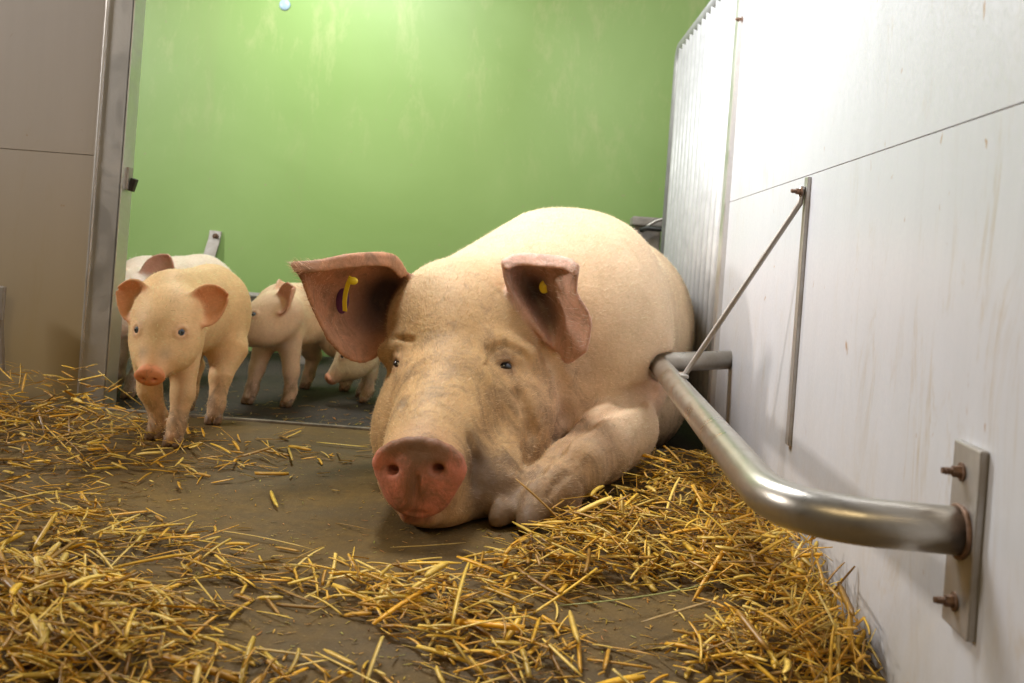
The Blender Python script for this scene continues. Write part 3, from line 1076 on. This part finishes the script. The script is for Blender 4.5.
    for (px, py, r, a) in ((590, 440, 0.030, 0.45), (570, 492, 0.020, 0.6), (556, 474, 0.018, 0.3), (510, 512, 0.03, 0.55), (425, 355, 0.012, 0.2),
                           (410, 372, 0.012, 0.4), (404, 405, 0.012, 0.5), (430, 395, 0.02, 0.25), (455, 375, 0.02, 0.25)):
        h = F.hit(px, py)
        if h is not None:
            paint(gauss(V, h, r) * np.clip(0.7 + nz * 0.8, 0, 1) * a * 1.3, (0.20, 0.15, 0.10))
    # yellowish stain down the nose
    paint(gauss(V, P(450, 392, 1.50), 0.06) * np.clip(0.5 + nz, 0, 1) * 0.45, (0.62, 0.36, 0.09))
    paint(sum(gauss(V, P(*q), 0.06) for q in ((600, 450, 1.55), (568, 478, 1.46), (535, 498, 1.38))) * 0.5, (0.42, 0.26, 0.15))
    # legs are muddier
    lg = np.clip((0.10 - V[:, 2]) / 0.1, 0, 1) * np.clip((V[:, 0] + 0.14) * 20, 0, 1)
    paint(lg * 0.45, (0.36, 0.24, 0.14))
    for q in (P(528, 526, 1.325), P(495, 521, 1.330)):
        paint(gauss(V, q, 0.026) * 1.5, (0.20, 0.12, 0.06))
    eyes_w = sum(gauss(V, e[0], 0.017) for e in eyes)
    paint(eyes_w * 0.45, (0.42, 0.22, 0.15))
    # ears: skin colour, then dark wax and painted shade inside
    wA = near_sheet(V, sheets[0][0], 0.010)
    wB = near_sheet(V, sheets[1][0], 0.010)
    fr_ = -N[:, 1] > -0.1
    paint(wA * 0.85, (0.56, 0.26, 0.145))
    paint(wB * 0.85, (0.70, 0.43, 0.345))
    paint(wA * (gauss(V, P(388, 290, 1.69), 0.055) + 0.6 * gauss(V, P(378, 320, 1.69), 0.05)) * 1.0 * fr_, (0.055, 0.03, 0.022))  # brown wax together with shade painted into the hollow
    paint(gauss(V, P(536, 292, 1.69), 0.045) * 1.0 * fr_ * (V[:, 1] > 1.60), (0.05, 0.028, 0.022))  # wax and painted shade deep in the other ear
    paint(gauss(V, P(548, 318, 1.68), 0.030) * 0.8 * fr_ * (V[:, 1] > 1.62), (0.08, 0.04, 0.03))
    paint(wB * np.clip(nz, 0, 1) * 0.3, (0.26, 0.13, 0.11))
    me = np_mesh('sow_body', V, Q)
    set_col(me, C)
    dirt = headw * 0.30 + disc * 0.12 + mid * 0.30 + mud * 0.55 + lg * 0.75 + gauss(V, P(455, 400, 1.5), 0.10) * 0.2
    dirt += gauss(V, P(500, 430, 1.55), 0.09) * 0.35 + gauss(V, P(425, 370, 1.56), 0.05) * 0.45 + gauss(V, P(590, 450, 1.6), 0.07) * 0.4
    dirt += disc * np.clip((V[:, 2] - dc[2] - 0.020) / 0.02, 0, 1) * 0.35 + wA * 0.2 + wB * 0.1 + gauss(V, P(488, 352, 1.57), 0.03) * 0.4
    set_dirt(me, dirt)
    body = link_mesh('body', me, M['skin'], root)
    # ---- bristles
    mask = np.ones(len(V))
    mask *= 1 - np.clip(disc, 0, 1)
    mask *= 1 - np.clip(sn * 0.8, 0, 1)
    mask *= 1 - 0.93 * np.clip(wA + wB, 0, 1) * fr_
    mask *= np.where((V[:, 2] < 0.03), 0.05, 1)
    mask *= np.where(N[:, 1] > 0.35, 0.12, 1)
    mask *= 1 - 0.9 * np.clip(eyes_w * 1.3, 0, 1)
    mask *= np.clip(3.3 - V[:, 1], 0.3, 1.6)

    def flow(p):
        d = p - S
        d[:, 2] *= 0.6
        d /= np.linalg.norm(d, axis=1, keepdims=True)
        d = d + np.array((0.15, 0.5, -0.35))
        return d
    hair_mesh('bristles', V, Q, N, mask, 60000, 0.0105, 0.00026, flow, M['hair'], root, 0.32, 0.25, C)
    # tuft at the ear tip and the ear rim
    mk = np.clip(wA * np.exp(-((V[:, 0] - P(296, 268, 1.51)[0]) / 0.03) ** 2), 0, 1) + 0.12 * wA * (1 - fr_) + 0.10 * wB + 1e-9
    hair_mesh('ear_bristles', V, Q, N, mk, 1600, 0.016, 0.0003,
              lambda p: np.tile(np.array((-1.0, 0.0, 0.25)), (len(p), 1)), M['hair'], root, 0.4, 0.25, C, (1.5, 1.8, 2.0))
    # ---- eyes
    for h, n, sx in eyes:
        ball('eye', h - n * 0.0050, 0.0125, M['eye'], root, 20, (1.0 * (0.6 + 0.4 * sx), 0.8, 0.66))
    # ---- hooves
    for nm, a, b, r0, r1 in (('dewclaw', P(568, 520, 1.418), P(570, 530, 1.398), 0.0165, 0.008), ('dewclaw', P(556, 521, 1.415), P(557, 528, 1.400), 0.011, 0.006)):
        a, b = np.array(a), np.array(b)
        b[2] = max(b[2], r1 + 0.002)
        tube(nm, [a, a * 0.6 + b * 0.4, a * 0.25 + b * 0.75, b, b + (b - a) * 0.18], [r0, r0 * 0.97, r0 * 0.86, r1, r1 * 0.4], M['hoof'], root, 14)
    # ---- ear tags
    def near(pts, px, py):
        best, bd = None, 1e9
        for q in pts[::2]:
            x, y = to_px(q)
            d = (x - px) ** 2 + (y - py) ** 2
            if d < bd: bd, best = d, q
        return best
    ta = near(sheets[0][0], 345, 296)
    tg = tube('ear_tag', [P(351, 277, 1.555), P(348, 284, 1.562), P(345.5, 293, 1.572), P(344.5, 302, 1.582), P(345, 311, 1.59)], 0,
              M['yellow'], root, flat=(0.0075, 0.0025), up=(0, 1, 0))
    tag(tg, 'yellow strap of the ear tag')
    ball('tag_knob', P(353, 281, 1.553), 0.0075, M['yellow'], tg, 14, (1.2, 0.5, 0.9))
    q1 = P(342.5, 301, 1.607)
    pt = ball('tag_plate', q1, 0.016, M['purple'], tg, 20, (0.75, 0.22, 1.45))
    tag(pt, 'dark purple tag plate')
    t2 = near(sheets[1][0], 545, 287)
    tg2 = ball('ear_tag', t2 + np.array((0.0, -0.010, 0.0)), 0.0115, M['yellow'], root, 20, (0.85, 0.30, 1.1))
    tag(tg2, 'yellow button ear tag')
    ball('tag_stud', t2 + np.array((0.001, -0.0145, 0.001)), 0.004, M['yellow'], tg2, 12, (1, 0.6, 1))
    return F


sow_field = build_sow()


# ------------------------------------------------------------------ PIGLETS
def build_piglet(label, pos, heading, s, floor_z, head_pos, head_dir, fore=None, hind=None, tint=(0.78, 0.56, 0.40),
                 snout_col=(0.72, 0.32, 0.19), ear_col=(0.72, 0.33, 0.19), hairy=0.4, ear_spread=1.0, belly_fur=0, ear_up=0.0, ear_turn=0.25, ear_len=0.067, nhair=7000):
    """pos = ground point under the middle of the trunk; legs given as (x, y) foot points in trunk axes"""
    h = nrm((heading[0], heading[1], 0)); sd = np.array((-h[1], h[0], 0)); up = np.array((0, 0, 1.0))
    org = np.array((pos[0], pos[1], floor_z))
    root = empty('piglet', tuple(org), label, 'piglet', 'piglets beside and behind the sow')

    def L(x, y, z): return org + (h * x + sd * y + up * z) * s
    F = Field()
    F.ell(L(0.105, 0, 0.240), np.array((0.118, 0.058, 0.090)) * s, 0.03 * s, fwd=h)
    F.ell(L(-0.03, 0, 0.240), np.array((0.160, 0.068, 0.092)) * s, 0.04 * s, fwd=h)
    F.ell(L(-0.140, 0, 0.246), np.array((0.100, 0.067, 0.090)) * s, 0.04 * s, fwd=h)
    fore = fore or [(0.13, 0.052), (0.15, -0.052)]
    hind = hind or [(-0.20, 0.055), (-0.16, -0.055)]
    feet = []
    for i, (fx, fy) in enumerate(fore):
        sg = 1 if i == 0 else -1
        sh = L(0.125, 0.034 * sg, 0.185); kn = L(0.128 + (fx - 0.13) * 0.5, (fy + 0.045 * sg) / 2, 0.095)
        pa = L(fx, fy, 0.040); ho = L(fx + 0.012, fy, 0.018)
        F.cone(sh, kn, 0.034 * s, 0.0205 * s, 0.025 * s)
        F.cone(kn, pa, 0.0205 * s, 0.0155 * s, 0.012 * s)
        F.cone(pa, ho, 0.0175 * s, 0.0165 * s, 0.010 * s)
        feet.append((fx, fy))
    for i, (fx, fy) in enumerate(hind):
        sg = 1 if i == 0 else -1
        hip = L(-0.155, 0.040 * sg, 0.215); stf = L(-0.115, 0.052 * sg, 0.150)
        hk = L(fx - 0.018, (fy + 0.05 * sg) / 2, 0.098); pa = L(fx, fy, 0.040); ho = L(fx + 0.012, fy, 0.018)
        F.ell(hip, np.array((0.078, 0.042, 0.085)) * s, 0.03 * s, fwd=h)
        F.cone(stf, hk, 0.042 * s, 0.0225 * s, 0.03 * s)
        F.cone(hk, pa, 0.0225 * s, 0.0165 * s, 0.012 * s)
        F.cone(pa, ho, 0.0175 * s, 0.0165 * s, 0.010 * s)
        feet.append((fx, fy))
    # head frame
    H = np.array(head_pos, float)
    f = nrm(head_dir); hs = nrm(np.cross(up, f)); hu = np.cross(f, hs)
    def K(x, y, z): return H + (f * x + hs * y + hu * z) * s
    F.cone(L(0.13, 0, 0.250), K(-0.03, 0, -0.005), 0.060 * s, 0.052 * s, 0.04 * s)
    F.ell(K(-0.005, 0, 0.008), np.array((0.064, 0.052, 0.050)) * s, 0.03 * s, fwd=f, up=hu)
    F.ell(K(0.020, 0.021, -0.032), np.array((0.058, 0.037, 0.040)) * s, 0.025 * s, fwd=f, up=hu)
    F.ell(K(0.020, -0.021, -0.032), np.array((0.058, 0.037, 0.040)) * s, 0.025 * s, fwd=f, up=hu)
    F.cone(K(0.03, 0, -0.006), K(0.108, 0, -0.022), 0.044 * s, 0.0225 * s, 0.03 * s)
    F.cone(K(0.03, 0, -0.035), K(0.092, 0, -0.040), 0.030 * s, 0.0125 * s, 0.018 * s)
    F.ell(K(0.119, 0, -0.020), np.array((0.008, 0.0265, 0.0185)) * s, 0.006 * s, fwd=f, up=hu)
    for y in (0.0095, -0.0095):
        F.ell(K(0.127, y, -0.020), np.array((0.008, 0.0042, 0.0034)) * s, 0.003 * s, fwd=f, op='s', up=hu)
    F.ell(K(0.098, 0, -0.046), np.array((0.030, 0.017, 0.0022)) * s, 0.004 * s, fwd=f, op='s', up=hu)
    # tail
    F.cone(L(-0.235, 0, 0.28), L(-0.262, 0.01, 0.25), 0.010 * s, 0.007 * s, 0.01 * s)
    F.cone(L(-0.262, 0.01, 0.25), L(-0.258, 0.02, 0.22), 0.007 * s, 0.005 * s, 0.01 * s)
    eyes = []
    for sg in (1, -1):
        base = K(0.040, 0.029 * sg, 0.020)
        # walk to the skin from outside
        dirn = nrm(f * 0.60 + hs * 0.75 * sg + hu * 0.28)
        ts = np.arange(0.12, -0.05, -0.0008)
        pts = base + dirn * ts[:, None]
        d = F.at(pts)
        q = pts[np.argmax(d < 0)]
        n = F.normal(q)
        eyes.append((q, n))
        F.ell(q, np.array((0.006, 0.0085, 0.0065)) * s, 0.005 * s, fwd=n, op='s')
        s2 = nrm(np.cross(hu, n)); u2 = np.cross(n, s2)
        ring = [q + (s2 * math.cos(a) * 0.0115 + u2 * math.sin(a) * 0.0085) * s - n * 0.0015 * s for a in np.linspace(0, 2 * math.pi, 9)]
        for a, b in zip(ring[:-1], ring[1:]):
            F.cone(a, b, 0.0030 * s, 0.0030 * s, 0.004 * s)
    # ears: cupped leaves opening forward
    sheets = []
    for sg in (1, -1):
        base = K(-0.018, 0.035 * sg, 0.026)
        fh = nrm(np.array((f[0], f[1], 0.12)) + hs * sg * ear_turn)
        ax = hs * sg * 0.85 * ear_spread + up * (0.18 + ear_up)
        ax = nrm(ax - fh * (ax @ fh))
        wd = nrm(np.cross(fh, ax))            # across the ear
        if wd[2] < 0: wd = -wd
        fw = fh
        G = []
        for t, w in ((0.0, 0.60), (0.25, 0.92), (0.5, 1.0), (0.75, 0.80), (0.93, 0.42), (1.02, 0.12)):
            row = []
            for v in (-1, -0.5, 0, 0.5, 1):
                p = base + (ax * (t * ear_len) + wd * (v * w * 0.037) - fw * ((1 - v * v) * 0.024 * (1 - 0.55 * t)) + fw * 0.004
                            + wd * 0.014 * t * t) * s
                row.append(p)
            G.append(row)
        sheets.append((sheet_from_grid(G, 0.0024), 0.0028 * s))
    V, Q = F.mesh(0.0030, sheets, 0.010 * s)
    V = relax(V, Q, 2, 0.5)
    N = vnormals(V, Q)
    C = np.tile(np.array(tint), (len(V), 1))

    def paint(w, col):
        w = np.clip(w, 0, 1)[:, None]
        C[:] = C * (1 - w) + np.array(col) * w
    for sh_, _ in sheets:
        w = near_sheet(V, sh_, 0.006)
        front = np.clip((N @ f) * 3, 0, 1)
        paint(w * 0.55, ear_col)
        paint(w * front * 0.6, [c * 0.85 for c in ear_col])
    lx = (V - H) @ f / s
    lat = np.abs((V - H) @ hs) / s
    paint(np.clip((lx - 0.075) / 0.03, 0, 1) * (lat < 0.05) * 0.6, [a * 0.5 + b * 0.5 for a, b in zip(tint, snout_col)])
    paint(np.clip((lx - 0.108) / 0.006, 0, 1) * (lat < 0.05) * 0.95, snout_col)
    zz = (V[:, 2] - floor_z) / s
    paint(np.clip((0.12 - zz) / 0.10, 0, 1) * 0.4, (0.58, 0.34, 0.24))
    nz = np.sin(V[:, 0] * 160) * np.sin(V[:, 2] * 140 + 1) * np.sin(V[:, 1] * 120)
    paint(np.clip((0.10 - zz) / 0.06, 0, 1) * np.clip(0.3 + nz, 0, 1) * 0.6, (0.30, 0.21, 0.13))
    for q, n in eyes:
        paint(gauss(V, q, 0.013 * s) * 0.5, (0.62, 0.28, 0.22))
    # dirt on the bridge of the nose
    for y in (0.02, -0.018):
        paint(gauss(V, K(0.088, y, 0.006), 0.012 * s) * 0.5, (0.34, 0.24, 0.15))
    me = np_mesh('piglet_body', V, Q)
    set_col(me, C)
    set_dirt(me, np.clip((0.12 - zz) / 0.08, 0, 1) * 0.55 + np.clip((lx - 0.06) / 0.04, 0, 1) * (lat < 0.05) * 0.15)
    link_mesh('body', me, M['pskin'], root)
    for q, n in eyes:
        e = ball('eye', q - n * 0.0035 * s, 0.0076 * s, M['iris'], root, 18)
        ball('pupil', q - n * 0.0035 * s + n * 0.0042 * s, 0.0042 * s, M['eye'], e, 14)
    for fx, fy in feet:
        for sg in (1, -1):
            a, b = L(fx + 0.012, fy + 0.0085 * sg, 0.020), L(fx + 0.022, fy + 0.0085 * sg, 0.004)
            tube('hoof', [a, (a + b) / 2, b, b + np.array((0, 0, -0.003 * s))], [0.0098 * s, 0.0100 * s, 0.0085 * s, 0.006 * s], M['hoof'], root, 10)
    mask = np.ones(len(V)) * np.where(N[:, 1] > 0.3, 0.2, 1)
    mask *= np.where(lx > 0.1, np.where(lat < 0.05, 0.0, 1), 1)
    if belly_fur:
        mask *= 1 + belly_fur * np.clip(-N[:, 2] * 2, 0, 1)
    hair_mesh('down', V, Q, N, mask, nhair, 0.008 * s * (1 + hairy), 0.00028,
              lambda p: np.tile(-h * 1.0 + np.array((0, 0, -0.5)), (len(p), 1)), M['phair'], root, 0.35, 0.3, C)
    return F


# piglet in front, walking to the viewer
hd = P(168, 325, 1.66)
build_piglet('cream piglet walking towards the viewer on the straw beside the pen board', (-0.794, 1.87), (0.10, -1.0), 1.0, 0.0,
             hd, (0.16, -1.0, -0.66), fore=[(0.165, 0.044), (0.11, -0.008)], hind=[(-0.06, 0.052), (-0.19, -0.045)],
             tint=(0.85, 0.58, 0.30), nhair=6000, snout_col=(0.78, 0.30, 0.13), ear_col=(0.74, 0.33, 0.15))
# white piglet behind it
build_piglet('white piglet behind the walking piglet, half hidden by the frame post', (-1.15, 2.58), (-0.12, -1.0), 1.14, -DROP,
             P(130, 300, 2.31), (-0.05, -1.0, -0.45), ear_up=0.9, ear_len=0.08, fore=[(0.155, 0.015), (0.12, -0.05)], tint=(0.84, 0.70, 0.60), ear_col=(0.70, 0.36, 0.27), nhair=4000)
# middle piglet
build_piglet("pale piglet standing on the dark floor between the walking piglet and the sow's ear", (-0.770, 2.58), (-0.22, -1.0), 1.0, -DROP,
             P(272, 316, 2.36), (-0.95, -0.50, -0.38), ear_turn=0.3, ear_len=0.075, tint=(0.84, 0.62, 0.42), ear_col=(0.74, 0.36, 0.26), ear_up=0.35, nhair=4000)
# piglet hidden by the sow's ear
build_piglet("piglet mostly hidden behind the sow's hanging ear with its head down", (-0.46, 2.64), (-1.0, -0.15), 0.88, -DROP,
             P(358, 352, 2.52), (-0.8, -0.3, -0.65), tint=(0.74, 0.62, 0.42), hairy=1.4, nhair=7000)


# ------------------------------------------------------------------ STRAW
def blob(px, py, cx, cy, sx, sy, a=0.0):
    ca, sa = math.cos(a), math.sin(a)
    dx, dy = px - cx, py - cy
    u, v = dx * ca + dy * sa, -dx * sa + dy * ca
    return np.exp(-(u / sx) ** 2 - (v / sy) ** 2)


def density(px, py):
    d = 0.06
    d += 3.0 * blob(px, py, 5, 402, 120, 26, 0.22)
    d += 0.7 * blob(px, py, 40, 450, 110, 30, 0.1)
    d += 0.5 * blob(px, py, 20, 520, 90, 40)
    d += 1.2 * blob(px, py, 30, 630, 120, 60, 0.15)
    d += 0.9 * blob(px, py, 150, 655, 150, 40, 0.1)
    d += 0.5 * blob(px, py, 200, 560, 110, 25, 0.3)
    d += 0.35 * blob(px, py, 260, 462, 110, 14, 0.05)
    d += 0.9 * blob(px, py, 440, 610, 70, 30, 0.1)
    d += 0.55 * blob(px, py, 350, 590, 60, 22, 0.25)
    d += 0.8 * blob(px, py, 490, 655, 90, 28, 0.2)
    d += 1.6 * blob(px, py, 640, 540, 110, 42, 0.15)
    d += 1.4 * blob(px, py, 560, 575, 60, 22, 0.0)
    d += 1.5 * blob(px, py, 730, 545, 75, 50, 0.7)
    d += 1.3 * blob(px, py, 670, 492, 60, 26, 0.3)
    d += 1.7 * blob(px, py, 800, 620, 110, 38, 0.95)
    d += 1.2 * blob(px, py, 740, 665, 60, 30, 0.2)
    d -= 0.7 * blob(px, py, 665, 618, 62, 24, 0.05)
    d -= 0.5 * blob(px, py, 300, 640, 90, 25)
    d -= 0.3 * blob(px, py, 330, 520, 110, 35)
    d -= 0.8 * blob(px, py, 420, 540, 60, 18)
    return max(d, 0.012)


def straw_piece(base, yaw, pitch, length, width, bend, roll, col, thick=0.24):
    n = 6
    u = Vector((math.cos(yaw) * math.cos(pitch), math.sin(yaw) * math.cos(pitch), math.sin(pitch)))
    s = Vector((-math.sin(yaw), math.cos(yaw), 0))
    w = u.cross(s)
    s2 = s * math.cos(roll) + w * math.sin(roll)
    w2 = u.cross(s2)
    V = []
    for i in range(n):
        t = i / (n - 1) - 0.5
        c = Vector(base) + u * (t * length) + s * (bend[0] * (t * t - 0.08) * length) + w * (-abs(bend[1]) * t * t * length * 0.4)
        k = 1.0 if i not in (0, n - 1) else bend[2]
        for (a, b) in ((1, 0), (0, 1), (-1, 0), (0, -1)):
            V.append(c + s2 * (a * width / 2 * k) + w2 * (b * width / 2 * thick * k))
    Fq = []
    for i in range(n - 1):
        for k in range(4):
            k2 = (k + 1) % 4
            Fq.append((i * 4 + k, i * 4 + k2, (i + 1) * 4 + k2, (i + 1) * 4 + k))
    Fq.append((0, 3, 2, 1)); Fq.append((n * 4 - 4, n * 4 - 3, n * 4 - 2, n * 4 - 1))
    return V, Fq, [col] * (n * 4)


STRAW_COLS = [(0.76, 0.42, 0.020), (0.68, 0.35, 0.015), (0.82, 0.50, 0.040), (0.50, 0.25, 0.015), (0.84, 0.58, 0.12), (0.34, 0.17, 0.015), (0.70, 0.46, 0.06), (0.80, 0.40, 0.012)]


def heap_height(px, py, x, y):
    h = 0.012 + 0.028 * min(density(px, py), 2.0)
    # the heap leans up against the left board and the right wall
    if x < -0.85:
        h += 0.055 * max(0, (y - 1.45) / 0.6) * min(1, (-0.85 - x) / 0.15)
    h += 0.018 * max(0, 1 - abs(WALLX - x) / 0.10)
    return h


def sow_block(x, y, z):
    return sow_field.at(np.array([[x, y, z + 0.006]]))[0] < 0.012


loose, bulk = [], []
tries = 0
N_STRAW = 5600
# accept samples by picture-space density so that the pattern follows the photograph
while len(bulk) < N_STRAW and tries < 400000:
    tries += 1
    px = random.uniform(-60, 920); py = random.uniform(376, 720)
    dn = density(px, py)
    if random.random() > dn / 1.9: continue
    v = -(px - CX) * SR + (py - CY) * CR
    d = CAM_H * F_PX / v
    # nearer straw covers more picture: thin it out accordingly
    if random.random() > (0.55 if d < 0.95 else 1.0) * (1.0 if d > 1.2 else 0.8): continue
    p = P(px, py, d)
    x, y = p[0], p[1]
    if x > WALLX - 0.006 or y > STEP_Y - 0.02 or y < 0.5: continue
    if x < xl + 0.07 and y > LY - 0.02: continue
    L_ = min(0.15, max(0.010, random.lognormvariate(math.log(0.032), 0.60)))
    wdt = min(0.0085, max(0.0014, random.lognormvariate(math.log(0.0036), 0.45)))
    yaw = random.uniform(0, math.pi)
    if random.random() < 0.35 and px < 500: yaw = random.gauss(-0.35, 0.45)
    if x < xl and y > LY - 0.10: yaw = random.gauss(0, 0.3)
    if x > WALLX - L_ * 0.55: yaw = math.pi / 2 + random.gauss(0, 0.35)
    hx = heap_height(px, py, x, y)
    z = wdt * 0.3 + 0.002 + hx * random.random() ** 1.6 * min(1, dn * 1.3)
    pitch = random.gauss(0, 0.12 + 0.14 * min(dn, 1))
    # wall-side straws lean up
    if x > WALLX - 0.035 and random.random() < 0.35:
        pitch = random.uniform(0.4, 1.2); z = L_ * 0.5 * math.sin(pitch) + 0.004; yaw = random.uniform(-0.6, 1.6)
        L_ = min(L_, 0.05)
    z = max(z, 0.5 * L_ * abs(math.sin(pitch)) * 0.96 + 0.0018)
    ex = 0.5 * L_ * abs(math.cos(yaw) * math.cos(pitch))
    if x + ex > WALLX - 0.004: x = WALLX - 0.004 - ex
    ey = 0.5 * L_ * abs(math.sin(yaw))
    if y + ey > STEP_Y - 0.01: continue
    if x < xl + 0.07 and y + ey > LY - 0.012: y = LY - 0.014 - ey
    if abs(x - WALLX) > 1e9: continue
    if y > 1.2 and x > -0.42 and sow_block(x, y, z): continue
    col = random.choice(STRAW_COLS)
    f_ = random.uniform(0.75, 1.12)
    wdt = min(wdt, L_ / 5.0)
    bend = (random.gauss(0, 0.11), random.gauss(0, 0.2), random.uniform(0.35, 1.0))
    bulk.append((L_ * wdt / max(d, 0.5) ** 2, (x, y, z), yaw, pitch, L_, wdt, bend, random.uniform(-0.7, 0.7), tuple(c * f_ for c in col), dn, px, py))

# chaff: tiny specks on bare concrete
chaff = []
for i in range(2600):
    px = random.uniform(-30, 900); py = random.uniform(395, 710)
    v = -(px - CX) * SR + (py - CY) * CR
    d = CAM_H * F_PX / v
    p = P(px, py, d)
    if p[0] > WALLX - 0.01 or p[1] > STEP_Y - 0.02: continue
    L_ = random.uniform(0.003, 0.012)
    chaff.append((0, (p[0], p[1], 0.0012), random.uniform(0, 3.14), 0.0, L_, random.uniform(0.0006, 0.0018), (0, 0, 0.5), 0.0,
                  tuple(c * random.uniform(0.5, 0.9) for c in random.choice(STRAW_COLS)), 0, px, py))


def straw_object(name, items):
    V, Fq, C = [], [], []
    for it in items:
        v, f, c = straw_piece(*it[1:9])
        o_ = len(V)
        V += [tuple(a) for a in v]
        Fq += [tuple(o_ + k for k in q) for q in f]
        C += c
    me = np_mesh(name, V, Fq)
    set_col(me, np.array(C))
    return me


for i in range(260):
    px = random.uniform(125, 375); py = random.triangular(385, 432, 430)
    v = -(px - CX) * SR + (py - CY) * CR
    d = (CAM_H + DROP) * F_PX / v
    if d < STEP_Y + 0.06: continue
    p = P(px, py, d)
    chaff.append((0, (p[0], p[1], -DROP + 0.002), random.uniform(0, 3.14), 0.0, random.uniform(0.006, 0.035), random.uniform(0.001, 0.003), (0.1, 0, 0.5), 0.0,
                  tuple(c * random.uniform(0.6, 1.0) for c in random.choice(STRAW_COLS)), 0, px, py))

# a few straws of the photo that can be picked out
special = [
    ((270, 494), (277, 511), 0.0060, (0.74, 0.50, 0.06), 'short broad bright yellow straw alone on bare concrete left of the snout'),
    ((511, 535), (560, 563), 0.0075, (0.72, 0.48, 0.06), "broad yellow straw blade lying against the sow's front hoof"),
    ((560, 625), (715, 600), 0.0030, (0.34, 0.34, 0.10), 'long greenish straw stem lying across the bare patch near the wall'),
    ((390, 552), (466, 547), 0.0028, (0.60, 0.40, 0.10), 'thin straight straw on the concrete just below the snout'),
    ((215, 533), (315, 553), 0.0028, (0.66, 0.44, 0.10), 'long thin straw on bare concrete at the left of the picture'),
    ((474, 558), (545, 562), 0.0028, (0.78, 0.56, 0.20), 'pale thin straw pointing at the front hoof'),
    ((640, 640), (712, 617), 0.0045, (0.45, 0.30, 0.12), 'dull brown flat straw on the bare patch nearest the wall'),
    ((568, 628), (577, 662), 0.0065, (0.70, 0.46, 0.08), 'broad yellow straw below the bare patch, pointing away from the viewer'),
    ((237, 652), (328, 664), 0.0045, (0.52, 0.33, 0.08), 'long dull straw lying at the bottom of the picture'),
    ((323, 655), (355, 671), 0.0060, (0.72, 0.46, 0.07), 'short thick yellow straw at the bottom of the picture, left of the middle'),
    ((300, 605), (330, 590), 0.0040, (0.66, 0.46, 0.12), 'single pale straw on concrete below the middle of the picture'),
    ((316, 445), (368, 450), 0.0045, (0.80, 0.58, 0.08), 'bright yellow straw beside the edge of the dark rear floor'),
]
GR = 'loose straws lying on the pen floor'
for (a, b, w, col, lab) in special:
    pa = [P(q[0], q[1], CAM_H * F_PX / (-(q[0] - CX) * SR + (q[1] - CY) * CR)) for q in (a, b)]
    c = (pa[0] + pa[1]) / 2; dv = pa[1] - pa[0]
    me = straw_object('straw', [(0, (c[0], c[1], 0.020 if a[0] > 500 else 0.006), math.atan2(dv[1], dv[0]), 0.0, float(np.linalg.norm(dv)), w, (random.gauss(0, 0.08), 0.02, 0.4), 0.15, col)])
    o = link_mesh('straw', me, M['straw'], None, False)
    tag(o, lab, 'straw', GR)

bulk.sort(key=lambda q: -q[0])
inframe = [q for q in bulk if 5 < q[10] < 1015 and q[11] < 675]
top = inframe[:288]
tset = set(id(q) for q in top)
rest = [q for q in bulk if id(q) not in tset]


def where(q):
    px, py = q[10], q[11]
    if px > 640 and py > 590: return 'loose straw in the deep litter along the foot of the white wall'
    if px > 560: return 'loose straw in the litter between the front hoof and the guard rail'
    if px > 380: return 'loose straw scattered on the floor in front of the snout'
    if py < 500: return 'loose straw near the foot of the left pen board'
    if px < 200: return 'loose straw in the litter in the near left corner'
    return 'loose straw on the half bare concrete left of the middle'


for q in top:
    qq = list(q)
    loc = Vector(q[1])
    me = straw_object('straw', [(0, (0, 0, 0)) + tuple(q[2:9])])
    o = link_mesh('straw', me, M['straw'], None, False)
    o.location = loc
    tag(o, where(q), 'straw', GR)
for nm, lab, sel in (('straw_bedding', 'scattered yellow straw bedding over the left half of the floor', lambda q: q[10] < 380),
                     ('straw_bedding', 'yellow straw bedding right of and before the snout, up to the white wall', lambda q: q[10] >= 380)):
    it = [q for q in rest if sel(q)]
    o = link_mesh(nm, straw_object(nm, it), M['straw'], None, False)
    tag(o, lab, 'straw', None, 'stuff')
o = link_mesh('chaff', straw_object('chaff', chaff), M['straw'], None, False)
tag(o, 'tiny bits of chaff sprinkled over the dirty concrete', 'chaff', None, 'stuff')
print('straws', len(bulk), 'tries', tries)
